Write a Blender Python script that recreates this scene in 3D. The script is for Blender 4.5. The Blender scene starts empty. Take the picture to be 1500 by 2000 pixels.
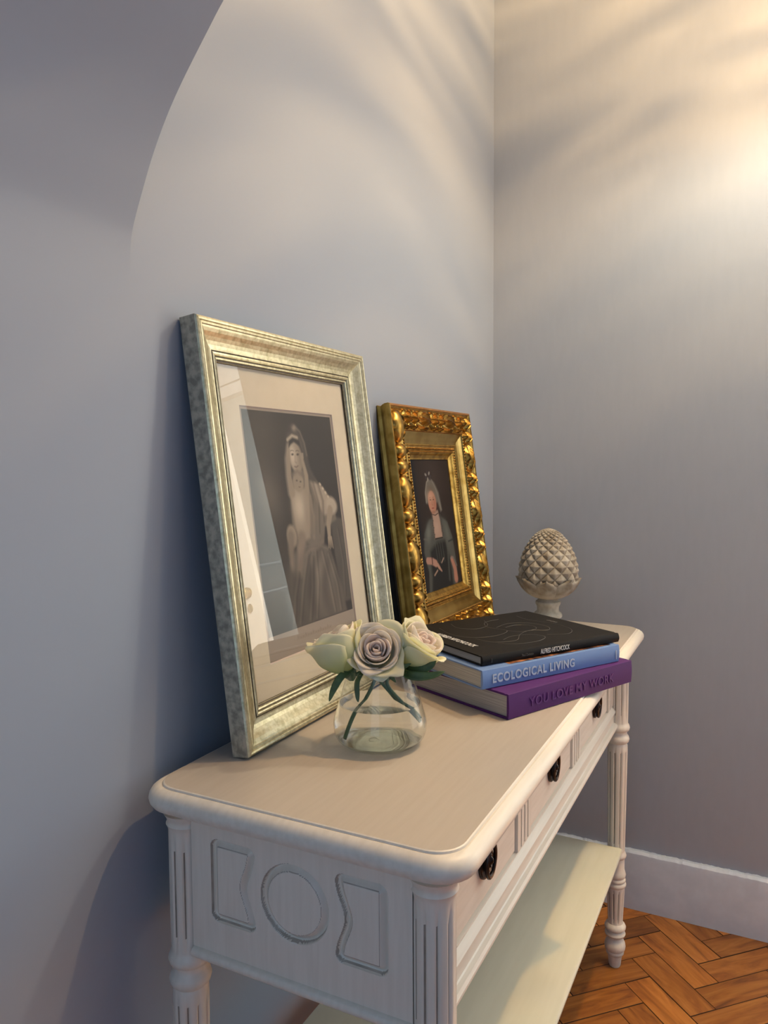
import bpy, math, random
import numpy as np
from mathutils import Vector, Matrix

S = bpy.context.scene
COL = S.collection
R = random.Random(7)
PI = math.pi

# ------------------------------------------------------------------ camera, world, lights, exposure
cam_d = bpy.data.cameras.new('camera')
cam = bpy.data.objects.new('camera', cam_d)
COL.objects.link(cam)
cam_d.sensor_fit = 'HORIZONTAL'
cam_d.sensor_width = 36.0
cam_d.lens = 36.0 * 1485.7 / 1500.0
cam_d.clip_start = 0.02
_f = Vector((0.8897015, 0.45211384, -0.06343747))
_r = Vector((0.45264203, -0.89166785, -0.00660616))
_u = Vector((0.05955189, 0.02283695, 0.99796395))
cam.matrix_world = Matrix((( _r.x, _u.x, -_f.x, -2.04703), (_r.y, _u.y, -_f.y, -0.69565),
                           (_r.z, _u.z, -_f.z, 1.18317), (0, 0, 0, 1)))
S.camera = cam

S.view_settings.view_transform = 'Standard'
S.view_settings.look = 'None'
S.view_settings.gamma = 1.0
S.view_settings.use_curve_mapping = False
S.view_settings.exposure = -0.12
S.cycles.use_denoising = True
S.cycles.max_bounces = 10
S.cycles.transmission_bounces = 10
S.cycles.transparent_max_bounces = 16
S.cycles.sample_clamp_indirect = 4.0
S.cycles.caustics_reflective = False

world = bpy.data.worlds.new('world')
S.world = world
world.use_nodes = True
bg = world.node_tree.nodes['Background']
bg.inputs[0].default_value = (0.36, 0.58, 1.0, 1)
bg.inputs[1].default_value = 0.36


def look(o, target):
    d = Vector(target) - o.location
    o.rotation_euler = d.to_track_quat('-Z', 'Y').to_euler()


def area(name, loc, target, sx, sy, power, col):
    l = bpy.data.lights.new(name, 'AREA')
    l.shape = 'RECTANGLE'
    l.size = sx
    l.size_y = sy
    l.energy = power
    l.color = col
    o = bpy.data.objects.new(name, l)
    COL.objects.link(o)
    o.location = loc
    look(o, target)
    return o


def point(name, loc, power, col, rad, up_share=None, pattern=False):
    """a lamp; shade = upward share left by an added falloff, pattern = noise imitating cut-glass streaks"""
    l = bpy.data.lights.new(name, 'POINT')
    l.energy = power
    l.color = col
    l.shadow_soft_size = rad
    l.use_nodes = True
    nt = l.node_tree
    em = nt.nodes['Emission']
    tc = nt.nodes.new('ShaderNodeTexCoord')
    last = None
    if up_share is not None:
        sp = nt.nodes.new('ShaderNodeSeparateXYZ')
        mr = nt.nodes.new('ShaderNodeMapRange')
        mr.interpolation_type = 'SMOOTHSTEP'
        mr.inputs['From Min'].default_value = -0.64
        mr.inputs['From Max'].default_value = -0.16
        mr.inputs['To Min'].default_value = 1.0
        mr.inputs['To Max'].default_value = up_share
        nt.links.new(tc.outputs['Normal'], sp.inputs[0])
        nt.links.new(sp.outputs['Z'], mr.inputs[0])
        last = mr.outputs[0]
    if pattern:
        mp = nt.nodes.new('ShaderNodeMapping')
        mp.inputs['Scale'].default_value = (0.8, 0.8, 7.0)
        nz = nt.nodes.new('ShaderNodeTexNoise')
        nz.inputs['Scale'].default_value = 1.7
        nz.inputs['Detail'].default_value = 2.5
        nz.inputs['Distortion'].default_value = 0.5
        m2 = nt.nodes.new('ShaderNodeMapRange')
        m2.inputs['From Min'].default_value = 0.38
        m2.inputs['From Max'].default_value = 0.66
        m2.inputs['To Min'].default_value = 0.45
        m2.inputs['To Max'].default_value = 2.0
        nt.links.new(tc.outputs['Normal'], mp.inputs[0])
        nt.links.new(mp.outputs[0], nz.inputs['Vector'])
        nt.links.new(nz.outputs[0], m2.inputs[0])
        last = m2.outputs[0]
    if last is not None:
        nt.links.new(last, em.inputs['Strength'])
    o = bpy.data.objects.new(name, l)
    COL.objects.link(o)
    o.location = loc
    return o


point('pendant_bulb', (-0.42, -0.73, 2.10), 20.0, (1.0, 0.86, 0.64), 0.03, up_share=0.15)
point('pendant_bulb', (-0.66, -0.86, 2.52), 33.0, (1.0, 0.62, 0.28), 0.03, pattern=True)
area('left_window', (-3.3, -0.80, 1.15), (-1.4, -0.25, 0.75), 0.8, 1.2, 4.5, (0.62, 0.80, 1.0))
area('next_room_fill', (0.66, -0.22, 2.1), (1.1, -2.2, 1.1), 0.6, 0.6, 620.0, (1.0, 0.98, 0.93))  # added unseen light that brightens the door and room mirrored in the glass
area('front_fill', (0.02, -2.1, 1.35), (-0.60, -0.30, 0.55), 0.8, 1.2, 5.0, (1.0, 0.98, 0.94))  # added fill light for the drawer fronts, shelf and floor

# ------------------------------------------------------------------ materials


def new_mat(name):
    m = bpy.data.materials.new(name)
    m.use_nodes = True
    nt = m.node_tree
    return m, nt, nt.nodes['Principled BSDF']


def noise_node(nt, scale, detail=3.0, stretch=None, dist=0.0):
    tc = nt.nodes.new('ShaderNodeTexCoord')
    nz = nt.nodes.new('ShaderNodeTexNoise')
    nz.inputs['Scale'].default_value = scale
    nz.inputs['Detail'].default_value = detail
    nz.inputs['Distortion'].default_value = dist
    if stretch:
        mp = nt.nodes.new('ShaderNodeMapping')
        mp.inputs['Scale'].default_value = stretch
        nt.links.new(tc.outputs['Object'], mp.inputs[0])
        nt.links.new(mp.outputs[0], nz.inputs['Vector'])
    else:
        nt.links.new(tc.outputs['Object'], nz.inputs['Vector'])
    return nz


def ramp(nt, src, stops):
    cr = nt.nodes.new('ShaderNodeValToRGB')
    el = cr.color_ramp.elements
    el[0].position, el[0].color = stops[0][0], (*stops[0][1], 1)
    el[1].position, el[1].color = stops[1][0], (*stops[1][1], 1)
    for p, c in stops[2:]:
        e = el.new(p)
        e.color = (*c, 1)
    nt.links.new(src, cr.inputs[0])
    return cr


def bump(nt, b, src, strength, dist=0.001):
    bp = nt.nodes.new('ShaderNodeBump')
    bp.inputs['Strength'].default_value = strength
    bp.inputs['Distance'].default_value = dist
    nt.links.new(src, bp.inputs['Height'])
    nt.links.new(bp.outputs[0], b.inputs['Normal'])


def simple(name, c1, c2=None, scale=20, rough=0.5, metal=0.0, bmp=0.0, bdist=0.001, stretch=None,
           detail=3.0, lo=0.35, hi=0.65, spec=None, coat=0.0):
    m, nt, b = new_mat(name)
    b.inputs['Roughness'].default_value = rough
    b.inputs['Metallic'].default_value = metal
    if spec is not None:
        b.inputs['Specular IOR Level'].default_value = spec
    if coat:
        b.inputs['Coat Weight'].default_value = coat
        b.inputs['Coat Roughness'].default_value = 0.15
    nz = noise_node(nt, scale, detail, stretch)
    if c2 is None:
        c2 = tuple(x * 0.93 for x in c1)
    cr = ramp(nt, nz.outputs[0], [(lo, c1), (hi, c2)])
    nt.links.new(cr.outputs[0], b.inputs['Base Color'])
    if bmp:
        bump(nt, b, nz.outputs[0], bmp, bdist)
    return m


M = {}
M['wall'] = simple('wall_paint', (0.345, 0.392, 0.462), (0.340, 0.387, 0.457), 3, 0.75, bmp=0.0)
M['wall_r'] = simple('wall_paint_rough', (0.375, 0.41, 0.465), (0.365, 0.40, 0.455), 60, 0.6, bmp=0.25, bdist=0.0008, stretch=(1, 1, 0.25))
M['ceil'] = simple('ceiling_paint', (0.75, 0.75, 0.73))
M['skirt'] = simple('skirting_paint', (0.66, 0.72, 0.80), (0.60, 0.66, 0.74), 25, 0.45, bmp=0.25, bdist=0.001)
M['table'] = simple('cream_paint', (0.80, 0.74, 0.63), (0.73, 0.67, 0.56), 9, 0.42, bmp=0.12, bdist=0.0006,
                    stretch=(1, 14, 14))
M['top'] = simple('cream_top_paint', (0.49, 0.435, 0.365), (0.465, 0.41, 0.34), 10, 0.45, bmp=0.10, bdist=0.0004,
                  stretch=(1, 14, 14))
M['table_v'] = simple('cream_paint_upright', (0.80, 0.74, 0.63), (0.75, 0.69, 0.58), 12, 0.42, bmp=0.08, bdist=0.0006,
                      stretch=(12, 12, 1))
M['groove'] = simple('dark_groove', (0.07, 0.05, 0.035), (0.11, 0.08, 0.055), 50, 0.6)  # dark brown for the pilaster grooves
M['flute_dark'] = simple('dark_flute', (0.24, 0.20, 0.155), (0.36, 0.31, 0.25), 40, 0.6)  # darker tone for the bottoms of the leg flutes
M['panel_line'] = simple('tan_panel_line', (0.38, 0.33, 0.27), (0.50, 0.45, 0.38), 60, 0.6)  # darker tone along the edges of the carved grooves
M['bronze'] = simple('dark_bronze', (0.020, 0.014, 0.012), (0.045, 0.03, 0.025), 120, 0.32, metal=0.7)
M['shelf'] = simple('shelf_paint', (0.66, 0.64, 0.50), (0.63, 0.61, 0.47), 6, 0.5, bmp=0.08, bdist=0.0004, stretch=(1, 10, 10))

# silver leaf
m, nt, b = new_mat('champagne_silver_leaf')
nz = noise_node(nt, 75, 6.0, dist=0.8)
nz2 = noise_node(nt, 170, 4.0)
cr = ramp(nt, nz.outputs[0], [(0.25, (0.42, 0.37, 0.22)), (0.50, (0.61, 0.555, 0.37)), (0.75, (0.69, 0.635, 0.45))])
mx = nt.nodes.new('ShaderNodeMixRGB')
mx.blend_type = 'MULTIPLY'
mx.inputs[0].default_value = 0.55
cr2 = ramp(nt, nz2.outputs[0], [(0.35, (0.62, 0.60, 0.55)), (0.60, (1, 1, 1))])
nt.links.new(cr.outputs[0], mx.inputs[1])
nt.links.new(cr2.outputs[0], mx.inputs[2])
nt.links.new(mx.outputs[0], b.inputs['Base Color'])
b.inputs['Metallic'].default_value = 0.85
b.inputs['Roughness'].default_value = 0.36
bump(nt, b, nz2.outputs[0], 0.12, 0.0005)
M['silver'] = m
m = simple('silver_side', (0.50, 0.47, 0.37), (0.26, 0.25, 0.20), 90, 0.5, metal=0.25, detail=6, lo=0.38, hi=0.62)
M['silver_side'] = m
M['dark_line'] = simple('dark_line', (0.07, 0.055, 0.035), (0.12, 0.09, 0.06), 60, 0.5, metal=0.3)

# gold
def gold(name, a, c, rough, sc):
    m, nt, b = new_mat(name)
    nz = noise_node(nt, sc, 5.0, dist=0.5)
    cr = ramp(nt, nz.outputs[0], [(0.32, a), (0.6, c)])
    nt.links.new(cr.outputs[0], b.inputs['Base Color'])
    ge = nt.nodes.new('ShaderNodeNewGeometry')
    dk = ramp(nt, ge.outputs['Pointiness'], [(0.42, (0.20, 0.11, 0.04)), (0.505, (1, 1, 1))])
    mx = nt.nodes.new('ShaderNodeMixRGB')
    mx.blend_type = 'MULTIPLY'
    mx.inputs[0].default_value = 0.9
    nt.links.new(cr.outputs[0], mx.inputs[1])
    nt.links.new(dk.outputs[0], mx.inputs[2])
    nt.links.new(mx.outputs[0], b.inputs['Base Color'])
    b.inputs['Metallic'].default_value = 0.95
    b.inputs['Roughness'].default_value = rough
    bump(nt, b, nz.outputs[0], 0.12, 0.0006)
    return m
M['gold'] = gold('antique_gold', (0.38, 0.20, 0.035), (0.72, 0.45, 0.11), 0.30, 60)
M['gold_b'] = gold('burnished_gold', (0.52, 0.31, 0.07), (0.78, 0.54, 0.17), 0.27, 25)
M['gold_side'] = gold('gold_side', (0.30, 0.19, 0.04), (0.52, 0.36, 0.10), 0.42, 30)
M['gold_red'] = simple('red_bole_edge', (0.40, 0.17, 0.06), (0.52, 0.27, 0.08), 40, 0.4, metal=0.6)
M['dark_back'] = simple('dark_backing', (0.035, 0.025, 0.015), None, 20, 0.7)

M['mat'] = simple('cream_mount_board', (0.72, 0.63, 0.47), (0.70, 0.61, 0.45), 40, 0.9)
M['mat_edge'] = simple('mount_bevel', (0.62, 0.50, 0.42), None, 40, 0.8)
M['pages'] = simple('page_edges', (0.62, 0.58, 0.50), (0.40, 0.37, 0.32), 9, 0.85, stretch=(1, 1, 90), bmp=0.5,
                    bdist=0.0006, detail=2)
M['pages_g'] = simple('grey_page_edges', (0.50, 0.47, 0.44), (0.32, 0.30, 0.28), 9, 0.85, stretch=(1, 1, 90), bmp=0.5,
                      bdist=0.0006, detail=2)
M['purple'] = simple('purple_cloth', (0.085, 0.017, 0.140), (0.070, 0.013, 0.118), 900, 0.62, bmp=0.2, bdist=0.0004, spec=0.3)
M['purple_e'] = simple('purple_emboss', (0.095, 0.015, 0.16), (0.085, 0.012, 0.145), 900, 0.5, bmp=0.2)
M['blue'] = simple('blue_cover', (0.175, 0.29, 0.56), (0.165, 0.28, 0.54), 12, 0.38)
M['black'] = simple('black_cover', (0.010, 0.009, 0.008), (0.008, 0.007, 0.0065), 12, 0.6, spec=0.18)
M['white_ink'] = simple('white_ink', (0.74, 0.72, 0.68), None, 30, 0.5)
M['pale_ink'] = simple('pale_ink', (0.52, 0.60, 0.72), None, 30, 0.5)
M['grey_line'] = simple('grey_line', (0.075, 0.070, 0.058), None, 30, 0.4)
M['photo_strip'] = simple('cover_photo', (0.03, 0.012, 0.01), (0.75, 0.30, 0.12), 55, 0.35, detail=4, lo=0.45, hi=0.72,
                          stretch=(1, 0.5, 1))
M['stone'] = simple('weathered_stone', (0.60, 0.55, 0.45), (0.30, 0.25, 0.18), 30, 0.85, bmp=0.6, bdist=0.002, detail=6)
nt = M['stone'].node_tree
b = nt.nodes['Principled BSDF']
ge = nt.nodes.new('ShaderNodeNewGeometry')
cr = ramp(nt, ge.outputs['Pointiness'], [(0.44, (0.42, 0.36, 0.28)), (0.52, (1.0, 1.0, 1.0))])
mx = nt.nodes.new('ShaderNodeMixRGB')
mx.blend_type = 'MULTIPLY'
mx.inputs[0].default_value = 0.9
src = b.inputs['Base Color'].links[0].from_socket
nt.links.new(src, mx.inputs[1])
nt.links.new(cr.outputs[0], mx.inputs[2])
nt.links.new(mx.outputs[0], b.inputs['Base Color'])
M['stone_b'] = simple('crackled_pedestal', (0.66, 0.63, 0.53), (0.42, 0.38, 0.28), 45, 0.8, bmp=0.5, bdist=0.001, detail=6)
M['brass'] = simple('polished_brass', (0.80, 0.58, 0.20), None, 10, 0.15, metal=1.0)
M['chrome'] = simple('polished_steel', (0.80, 0.82, 0.85), None, 10, 0.12, metal=1.0)
M['door_w'] = simple('gloss_white_paint', (0.86, 0.84, 0.76), None, 10, 0.35)
M['green_wall'] = simple('sage_wall', (0.50, 0.54, 0.52), None, 10, 0.7)
M['linen'] = simple('white_linen', (0.78, 0.78, 0.78), (0.6, 0.6, 0.62), 8, 0.8)

# glass: a thin clear pane, reflecting by Fresnel
def thin_glass(name, ior, tint=(1, 1, 1), edge=False):
    m = bpy.data.materials.new(name)
    m.use_nodes = True
    nt = m.node_tree
    nt.nodes.clear()
    out = nt.nodes.new('ShaderNodeOutputMaterial')
    mix = nt.nodes.new('ShaderNodeMixShader')
    tr = nt.nodes.new('ShaderNodeBsdfTransparent')
    tr.inputs[0].default_value = (*tint, 1)
    gl = nt.nodes.new('ShaderNodeBsdfGlossy')
    gl.inputs['Roughness'].default_value = 0.0
    fr = nt.nodes.new('ShaderNodeFresnel')
    ge = nt.nodes.new('ShaderNodeNewGeometry')
    mr = nt.nodes.new('ShaderNodeMapRange')      # the same reflectance from either side of the thin wall
    mr.inputs['To Min'].default_value = ior
    mr.inputs['To Max'].default_value = 1.0 / ior
    nt.links.new(ge.outputs['Backfacing'], mr.inputs[0])
    nt.links.new(mr.outputs[0], fr.inputs[0])
    nt.links.new(fr.outputs[0], mix.inputs[0])
    nt.links.new(tr.outputs[0], mix.inputs[1])
    nt.links.new(gl.outputs[0], mix.inputs[2])
    nt.links.new(mix.outputs[0], out.inputs[0])
    return m
M['pane'] = thin_glass('picture_glass', 1.75)
M['vase'] = thin_glass('vase_glass', 1.5, (0.97, 0.985, 0.98))
m, nt, b = new_mat('water')
b.inputs['Base Color'].default_value = (0.98, 1.0, 0.99, 1)
b.inputs['Roughness'].default_value = 0.0
b.inputs['IOR'].default_value = 1.15
b.inputs['Transmission Weight'].default_value = 1.0
M['water'] = m
m, nt, b = new_mat('solid_glass')
b.inputs['Base Color'].default_value = (0.97, 1.0, 0.98, 1)
b.inputs['Roughness'].default_value = 0.0
b.inputs['IOR'].default_value = 1.3
b.inputs['Transmission Weight'].default_value = 1.0
M['glass'] = m

# petals and leaves
def petal_mat(name, inner, outer, base):
    m = bpy.data.materials.new(name)
    m.use_nodes = True
    nt = m.node_tree
    nt.nodes.clear()
    out = nt.nodes.new('ShaderNodeOutputMaterial')
    at = nt.nodes.new('ShaderNodeAttribute')
    at.attribute_name = 'along'
    cr = ramp(nt, at.outputs['Fac'], [(0.0, base), (0.50, outer), (1.0, inner)])
    nz = noise_node(nt, 90, 3.0)
    bp = nt.nodes.new('ShaderNodeBump')
    bp.inputs['Strength'].default_value = 0.15
    bp.inputs['Distance'].default_value = 0.0008
    nt.links.new(nz.outputs[0], bp.inputs['Height'])
    df = nt.nodes.new('ShaderNodeBsdfDiffuse')
    tl = nt.nodes.new('ShaderNodeBsdfTranslucent')
    mx = nt.nodes.new('ShaderNodeMixShader')
    mx.inputs[0].default_value = 0.48
    for n_ in (df, tl):
        nt.links.new(cr.outputs[0], n_.inputs['Color'])
        nt.links.new(bp.outputs[0], n_.inputs['Normal'])
    nt.links.new(df.outputs[0], mx.inputs[1])
    nt.links.new(tl.outputs[0], mx.inputs[2])
    nt.links.new(mx.outputs[0], out.inputs[0])
    return m
M['petal_in'] = petal_mat('inner_petal', (0.96, 0.86, 0.78), (0.95, 0.82, 0.72), (0.90, 0.82, 0.55))
M['petal_mid'] = petal_mat('middle_petal', (0.97, 0.92, 0.83), (0.96, 0.90, 0.76), (0.84, 0.84, 0.48))
M['petal_out'] = petal_mat('outer_petal', (0.97, 0.95, 0.76), (0.92, 0.92, 0.62), (0.66, 0.75, 0.30))
M['leaf'] = simple('rose_leaf', (0.045, 0.085, 0.022), (0.08, 0.14, 0.04), 60, 0.5, bmp=0.3)
M['stem'] = simple('rose_stem', (0.06, 0.11, 0.04), (0.10, 0.16, 0.07), 60, 0.45)


# parquet: a wood block whose grain runs along its local x, its own tint from the object's random number
def parquet_mat(name, diag=0.0):
    m, nt, b = new_mat(name)
    oi = nt.nodes.new('ShaderNodeObjectInfo')
    tc = nt.nodes.new('ShaderNodeTexCoord')
    ad = nt.nodes.new('ShaderNodeVectorMath')
    ad.operation = 'ADD'
    cx = nt.nodes.new('ShaderNodeCombineXYZ')
    mu = nt.nodes.new('ShaderNodeMath')
    mu.operation = 'MULTIPLY'
    mu.inputs[1].default_value = 37.0
    nt.links.new(oi.outputs['Random'], mu.inputs[0])
    for i in range(3):
        nt.links.new(mu.outputs[0], cx.inputs[i])
    mp = nt.nodes.new('ShaderNodeMapping')
    mp.inputs['Scale'].default_value = (2.2, 16, 16)
    nt.links.new(tc.outputs['Object'], mp.inputs[0])
    nt.links.new(mp.outputs[0], ad.inputs[0])
    nt.links.new(cx.outputs[0], ad.inputs[1])
    nz = nt.nodes.new('ShaderNodeTexNoise')
    nz.inputs['Scale'].default_value = 2.4
    nz.inputs['Detail'].default_value = 7
    nz.inputs['Roughness'].default_value = 0.62
    nz.inputs['Distortion'].default_value = 1.1
    nt.links.new(ad.outputs[0], nz.inputs['Vector'])
    cr = ramp(nt, nz.outputs[0], [(0.30, (0.16, 0.045, 0.008)), (0.50, (0.36, 0.125, 0.020)), (0.72, (0.52, 0.215, 0.045))])
    hs = nt.nodes.new('ShaderNodeHueSaturation')
    mr = nt.nodes.new('ShaderNodeMapRange')
    mr.inputs['To Min'].default_value = 0.60
    mr.inputs['To Max'].default_value = 1.30
    nt.links.new(oi.outputs['Random'], mr.inputs[0])
    nt.links.new(mr.outputs[0], hs.inputs['Value'])
    nt.links.new(cr.outputs[0], hs.inputs['Color'])
    nt.links.new(hs.outputs[0], b.inputs['Base Color'])
    b.inputs['Roughness'].default_value = 0.36
    bump(nt, b, nz.outputs[0], 0.2, 0.0006)
    return m
M['parquet'] = parquet_mat('parquet_oak')
M['subfloor'] = simple('dark_joint', (0.05, 0.02, 0.008), None, 30, 0.8)

# flat prints use a painted colour attribute
def print_mat(name, rough):
    m, nt, b = new_mat(name)
    at = nt.nodes.new('ShaderNodeAttribute')
    at.attribute_name = 'paint'
    nt.links.new(at.outputs['Color'], b.inputs['Base Color'])
    b.inputs['Roughness'].default_value = rough
    return m
M['print'] = print_mat('mezzotint_paper', 0.8)
M['oil'] = print_mat('oil_paint', 0.6)
M['oil'].node_tree.nodes['Principled BSDF'].inputs['Specular IOR Level'].default_value = 0.2

# ------------------------------------------------------------------ object helpers
SMOOTH = 1


class MB:
    def __init__(s):
        s.v, s.f, s.mi = [], [], []

    def add(s, verts, faces, mi=0):
        o = len(s.v)
        s.v += [tuple(v) for v in verts]
        s.f += [tuple(i + o for i in f) for f in faces]
        s.mi += [mi] * len(faces)
        return s

    def box(s, x0, x1, y0, y1, z0, z1, mi=0):
        v = [(x, y, z) for x in (x0, x1) for y in (y0, y1) for z in (z0, z1)]
        return s.add(v, [(0, 1, 3, 2), (4, 6, 7, 5), (0, 4, 5, 1), (2, 3, 7, 6), (0, 2, 6, 4), (1, 5, 7, 3)], mi)

    def grid(s, rows, closed=False, mi=0, cap0=False, cap1=False):
        n, k = len(rows), len(rows[0])
        v = [p for r in rows for p in r]
        f = []
        for i in range(n - 1):
            for j in range(k if closed else k - 1):
                a, b_ = i * k + j, i * k + (j + 1) % k
                f.append((a, b_, b_ + k, a + k))
        if cap0:
            f.append(tuple(range(k))[::-1])
        if cap1:
            f.append(tuple((n - 1) * k + j for j in range(k)))
        return s.add(v, f, mi)

    def lathe(s, prof, cx=0, cy=0, n=32, rad=None, mi=0, cap0=True, cap1=True):
        rows = []
        for r, z in prof:
            rows.append([(cx + (rad(r, z, 2 * PI * j / n) if rad else r) * math.cos(2 * PI * j / n),
                          cy + (rad(r, z, 2 * PI * j / n) if rad else r) * math.sin(2 * PI * j / n), z) for j in range(n)])
        return s.grid(rows, True, mi, cap0, cap1)

    def tube(s, pts, rad, n=8, mi=0):
        rows = []
        pts = [Vector(p) for p in pts]
        N = None
        for i, p in enumerate(pts):
            t = (pts[min(i + 1, len(pts) - 1)] - pts[max(i - 1, 0)]).normalized()
            if N is None:
                N = t.orthogonal().normalized()
            N = (N - t * N.dot(t)).normalized()
            B = t.cross(N)
            r = rad(i / (len(pts) - 1)) if callable(rad) else rad
            rows.append([p + (N * math.cos(a) + B * math.sin(a)) * r for a in (2 * PI * j / n for j in range(n))])
        return s.grid(rows, True, mi, True, True)

    def build(s, name, mats, parent=None, smooth=False, world=False, angle=None):
        me = bpy.data.meshes.new(name)
        vs = s.v
        if world and parent is not None:
            inv = chain(parent).inverted()
            vs = [tuple(inv @ Vector(v)) for v in vs]
        me.from_pydata(vs, [], s.f)
        if not isinstance(mats, (list, tuple)):
            mats = [mats]
        for m_ in mats:
            me.materials.append(m_)
        me.polygons.foreach_set('material_index', s.mi)
        me.polygons.foreach_set('use_smooth', [bool(smooth)] * len(s.f))
        me.update()
        if smooth:
            me.set_sharp_from_angle(angle=math.radians(angle or 40))
        o = bpy.data.objects.new(name, me)
        COL.objects.link(o)
        if parent is not None:
            o.parent = parent
        return o


def chain(o):
    m = o.matrix_basis.copy()
    while o.parent is not None:
        o = o.parent
        m = o.matrix_basis @ m
    return m


def tag(o, label=None, cat=None, group=None, kind=None):
    if label: o['label'] = label
    if cat: o['category'] = cat
    if group: o['group'] = group
    if kind: o['kind'] = kind
    return o


def thing(name, loc, label, cat, group=None, mat=None):
    o = bpy.data.objects.new(name, None)
    o.empty_display_size = 0.05
    COL.objects.link(o)
    o.matrix_basis = mat if mat is not None else Matrix.Translation(loc)
    return tag(o, label, cat, group)


def copy_tree(o, parent=None):
    c = o.copy()
    COL.objects.link(c)
    c.parent = parent
    for ch in list(o.children):
        copy_tree(ch, c)
    return c


def text_mesh(name, body, mat, parent, M4, size, sx=1.0, bold=0.0, extrude=0.0002, spacing=1.0, align='LEFT'):
    cu = bpy.data.curves.new(name, 'FONT')
    cu.body = body
    cu.size = size
    cu.offset = bold
    cu.extrude = extrude
    cu.space_character = spacing
    cu.align_x = align
    tmp = bpy.data.objects.new(name + '_tmp', cu)
    COL.objects.link(tmp)
    dg = bpy.context.evaluated_depsgraph_get()
    me = bpy.data.meshes.new_from_object(tmp.evaluated_get(dg))
    bpy.data.objects.remove(tmp)
    bpy.data.curves.remove(cu)
    me.transform(M4 @ Matrix.Diagonal((sx, 1, 1, 1)))
    me.materials.clear()
    me.materials.append(mat)
    me.name = name
    o = bpy.data.objects.new(name, me)
    COL.objects.link(o)
    o.parent = parent
    return o


def basis(o, x, y, z):
    return Matrix(((x[0], y[0], z[0], o[0]), (x[1], y[1], z[1], o[1]), (x[2], y[2], z[2], o[2]), (0, 0, 0, 1)))


def ss(a, b, x):
    t = min(max((x - a) / (b - a), 0), 1)
    return t * t * (3 - 2 * t)


# ------------------------------------------------------------------ the setting
H = 0.80                                    # table top height
tag(MB().box(-2.9, 0.0, 0.0, 0.12, 0, 3.0).build('wall_back', M['wall']), kind='structure')
# right wall ends at the opening to the next room
tag(MB().box(0.0, 0.11, -0.845, 0.12, 0, 3.0).build('wall_right', M['wall_r']), kind='structure')
# the wall with the arched opening the picture is taken through
arch = [(0.0, 1.36), (0.0002, 1.39), (0.0009, 1.42), (0.0040, 1.4530), (0.0106, 1.4757), (0.0257, 1.511), (0.0415, 1.545), (0.0599, 1.5776),
        (0.0785, 1.6052), (0.0997, 1.6323), (0.1263, 1.6640), (0.1498, 1.6910), (0.19, 1.730), (0.24, 1.770),
        (0.31, 1.815), (0.40, 1.855), (0.52, 1.890), (0.65, 1.910), (0.78, 1.916)]
# refine the curve
def catmull(pts, n):
    out = []
    P = [pts[0]] + list(pts) + [pts[-1]]
    for i in range(1, len(P) - 2):
        for k in range(n):
            t = k / n
            out.append(tuple(0.5 * (2 * P[i][c] + (P[i + 1][c] - P[i - 1][c]) * t + (2 * P[i - 1][c] - 5 * P[i][c] + 4 * P[i + 1][c] - P[i + 2][c]) * t * t
                       + (-P[i - 1][c] + 3 * P[i][c] - 3 * P[i + 1][c] + P[i + 2][c]) * t ** 3) for c in range(len(pts[0]))))
    out.append(tuple(pts[-1]))
    return out
ac = catmull(arch, 5)
ac = ac + [(1.56 - d, z) for d, z in reversed(ac[:-1])]
mb = MB()
x0, x1 = -1.352, -1.78
rows = [[(x, -d, z) for d, z in ac] for x in (x0, x1)]
mb.grid(rows)                                # the underside of the arch
for x, flip in ((x0, 1), (x1, 0)):
    top = [(x, -d, 3.0) for d, z in ac]
    mb.grid([[(x, -d, z) for d, z in ac], top] if flip else [top, [(x, -d, z) for d, z in ac]])
mb.box(x1, x0, -3.4, -1.56, 0, 3.0)
mb.add([(x0, 0, 3), (x1, 0, 3), (x1, -1.56, 3), (x0, -1.56, 3)], [(0, 1, 2, 3)])
tag(mb.build('wall_left', M['wall'], smooth=True, angle=35), kind='structure')
tag(MB().box(-2.9, 3.0, -3.6, 0.12, 3.0, 3.1).build('ceiling', M['ceil']), kind='structure')

# floor: oak blocks in herringbone over a dark screed
floor = tag(MB().box(-2.9, 3.0, -3.6, 0.12, -0.05, -0.004).build('floor', M['subfloor']), kind='structure')
W_ = 0.0675
def block_mesh(L):
    g = 0.0006
    b_ = 0.0006
    x1_, y1_ = L - g, W_ - g
    v = [(g, g, -0.02), (x1_, g, -0.02), (x1_, y1_, -0.02), (g, y1_, -0.02),
         (g, g, -b_), (x1_, g, -b_), (x1_, y1_, -b_), (g, y1_, -b_),
         (g + b_, g + b_, 0), (x1_ - b_, g + b_, 0), (x1_ - b_, y1_ - b_, 0), (g + b_, y1_ - b_, 0)]
    f = [(3, 2, 1, 0), (8, 9, 10, 11)] + [(i, (i + 1) % 4, (i + 1) % 4 + 4, i + 4) for i in range(4)] \
        + [(i + 4, (i + 1) % 4 + 4, (i + 1) % 4 + 8, i + 8) for i in range(4)]
    mb_ = MB()
    mb_.add(v, f)
    mb_.mi = [0, 0] + [1] * 8
    return mb_
proto = block_mesh(3 * W_).build('parquet_block', [M['parquet'], M['subfloor']])
e1 = Vector((0.7071, -0.7071, 0)) * W_
e2 = Vector((-0.7071, -0.7071, 0)) * W_
org = Vector((-0.226, -0.426, 0))
cand = []
for i in range(-40, 40):
    for j in range(-14, 14):
        a = i + 3 * j
        b2 = -i + 3 * j
        cand.append((org + e1 * a + e2 * b2, 'b'))
        cand.append((org + e1 * (a + 1) + e2 * (b2 + 2), 'a'))
keep = []
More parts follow.
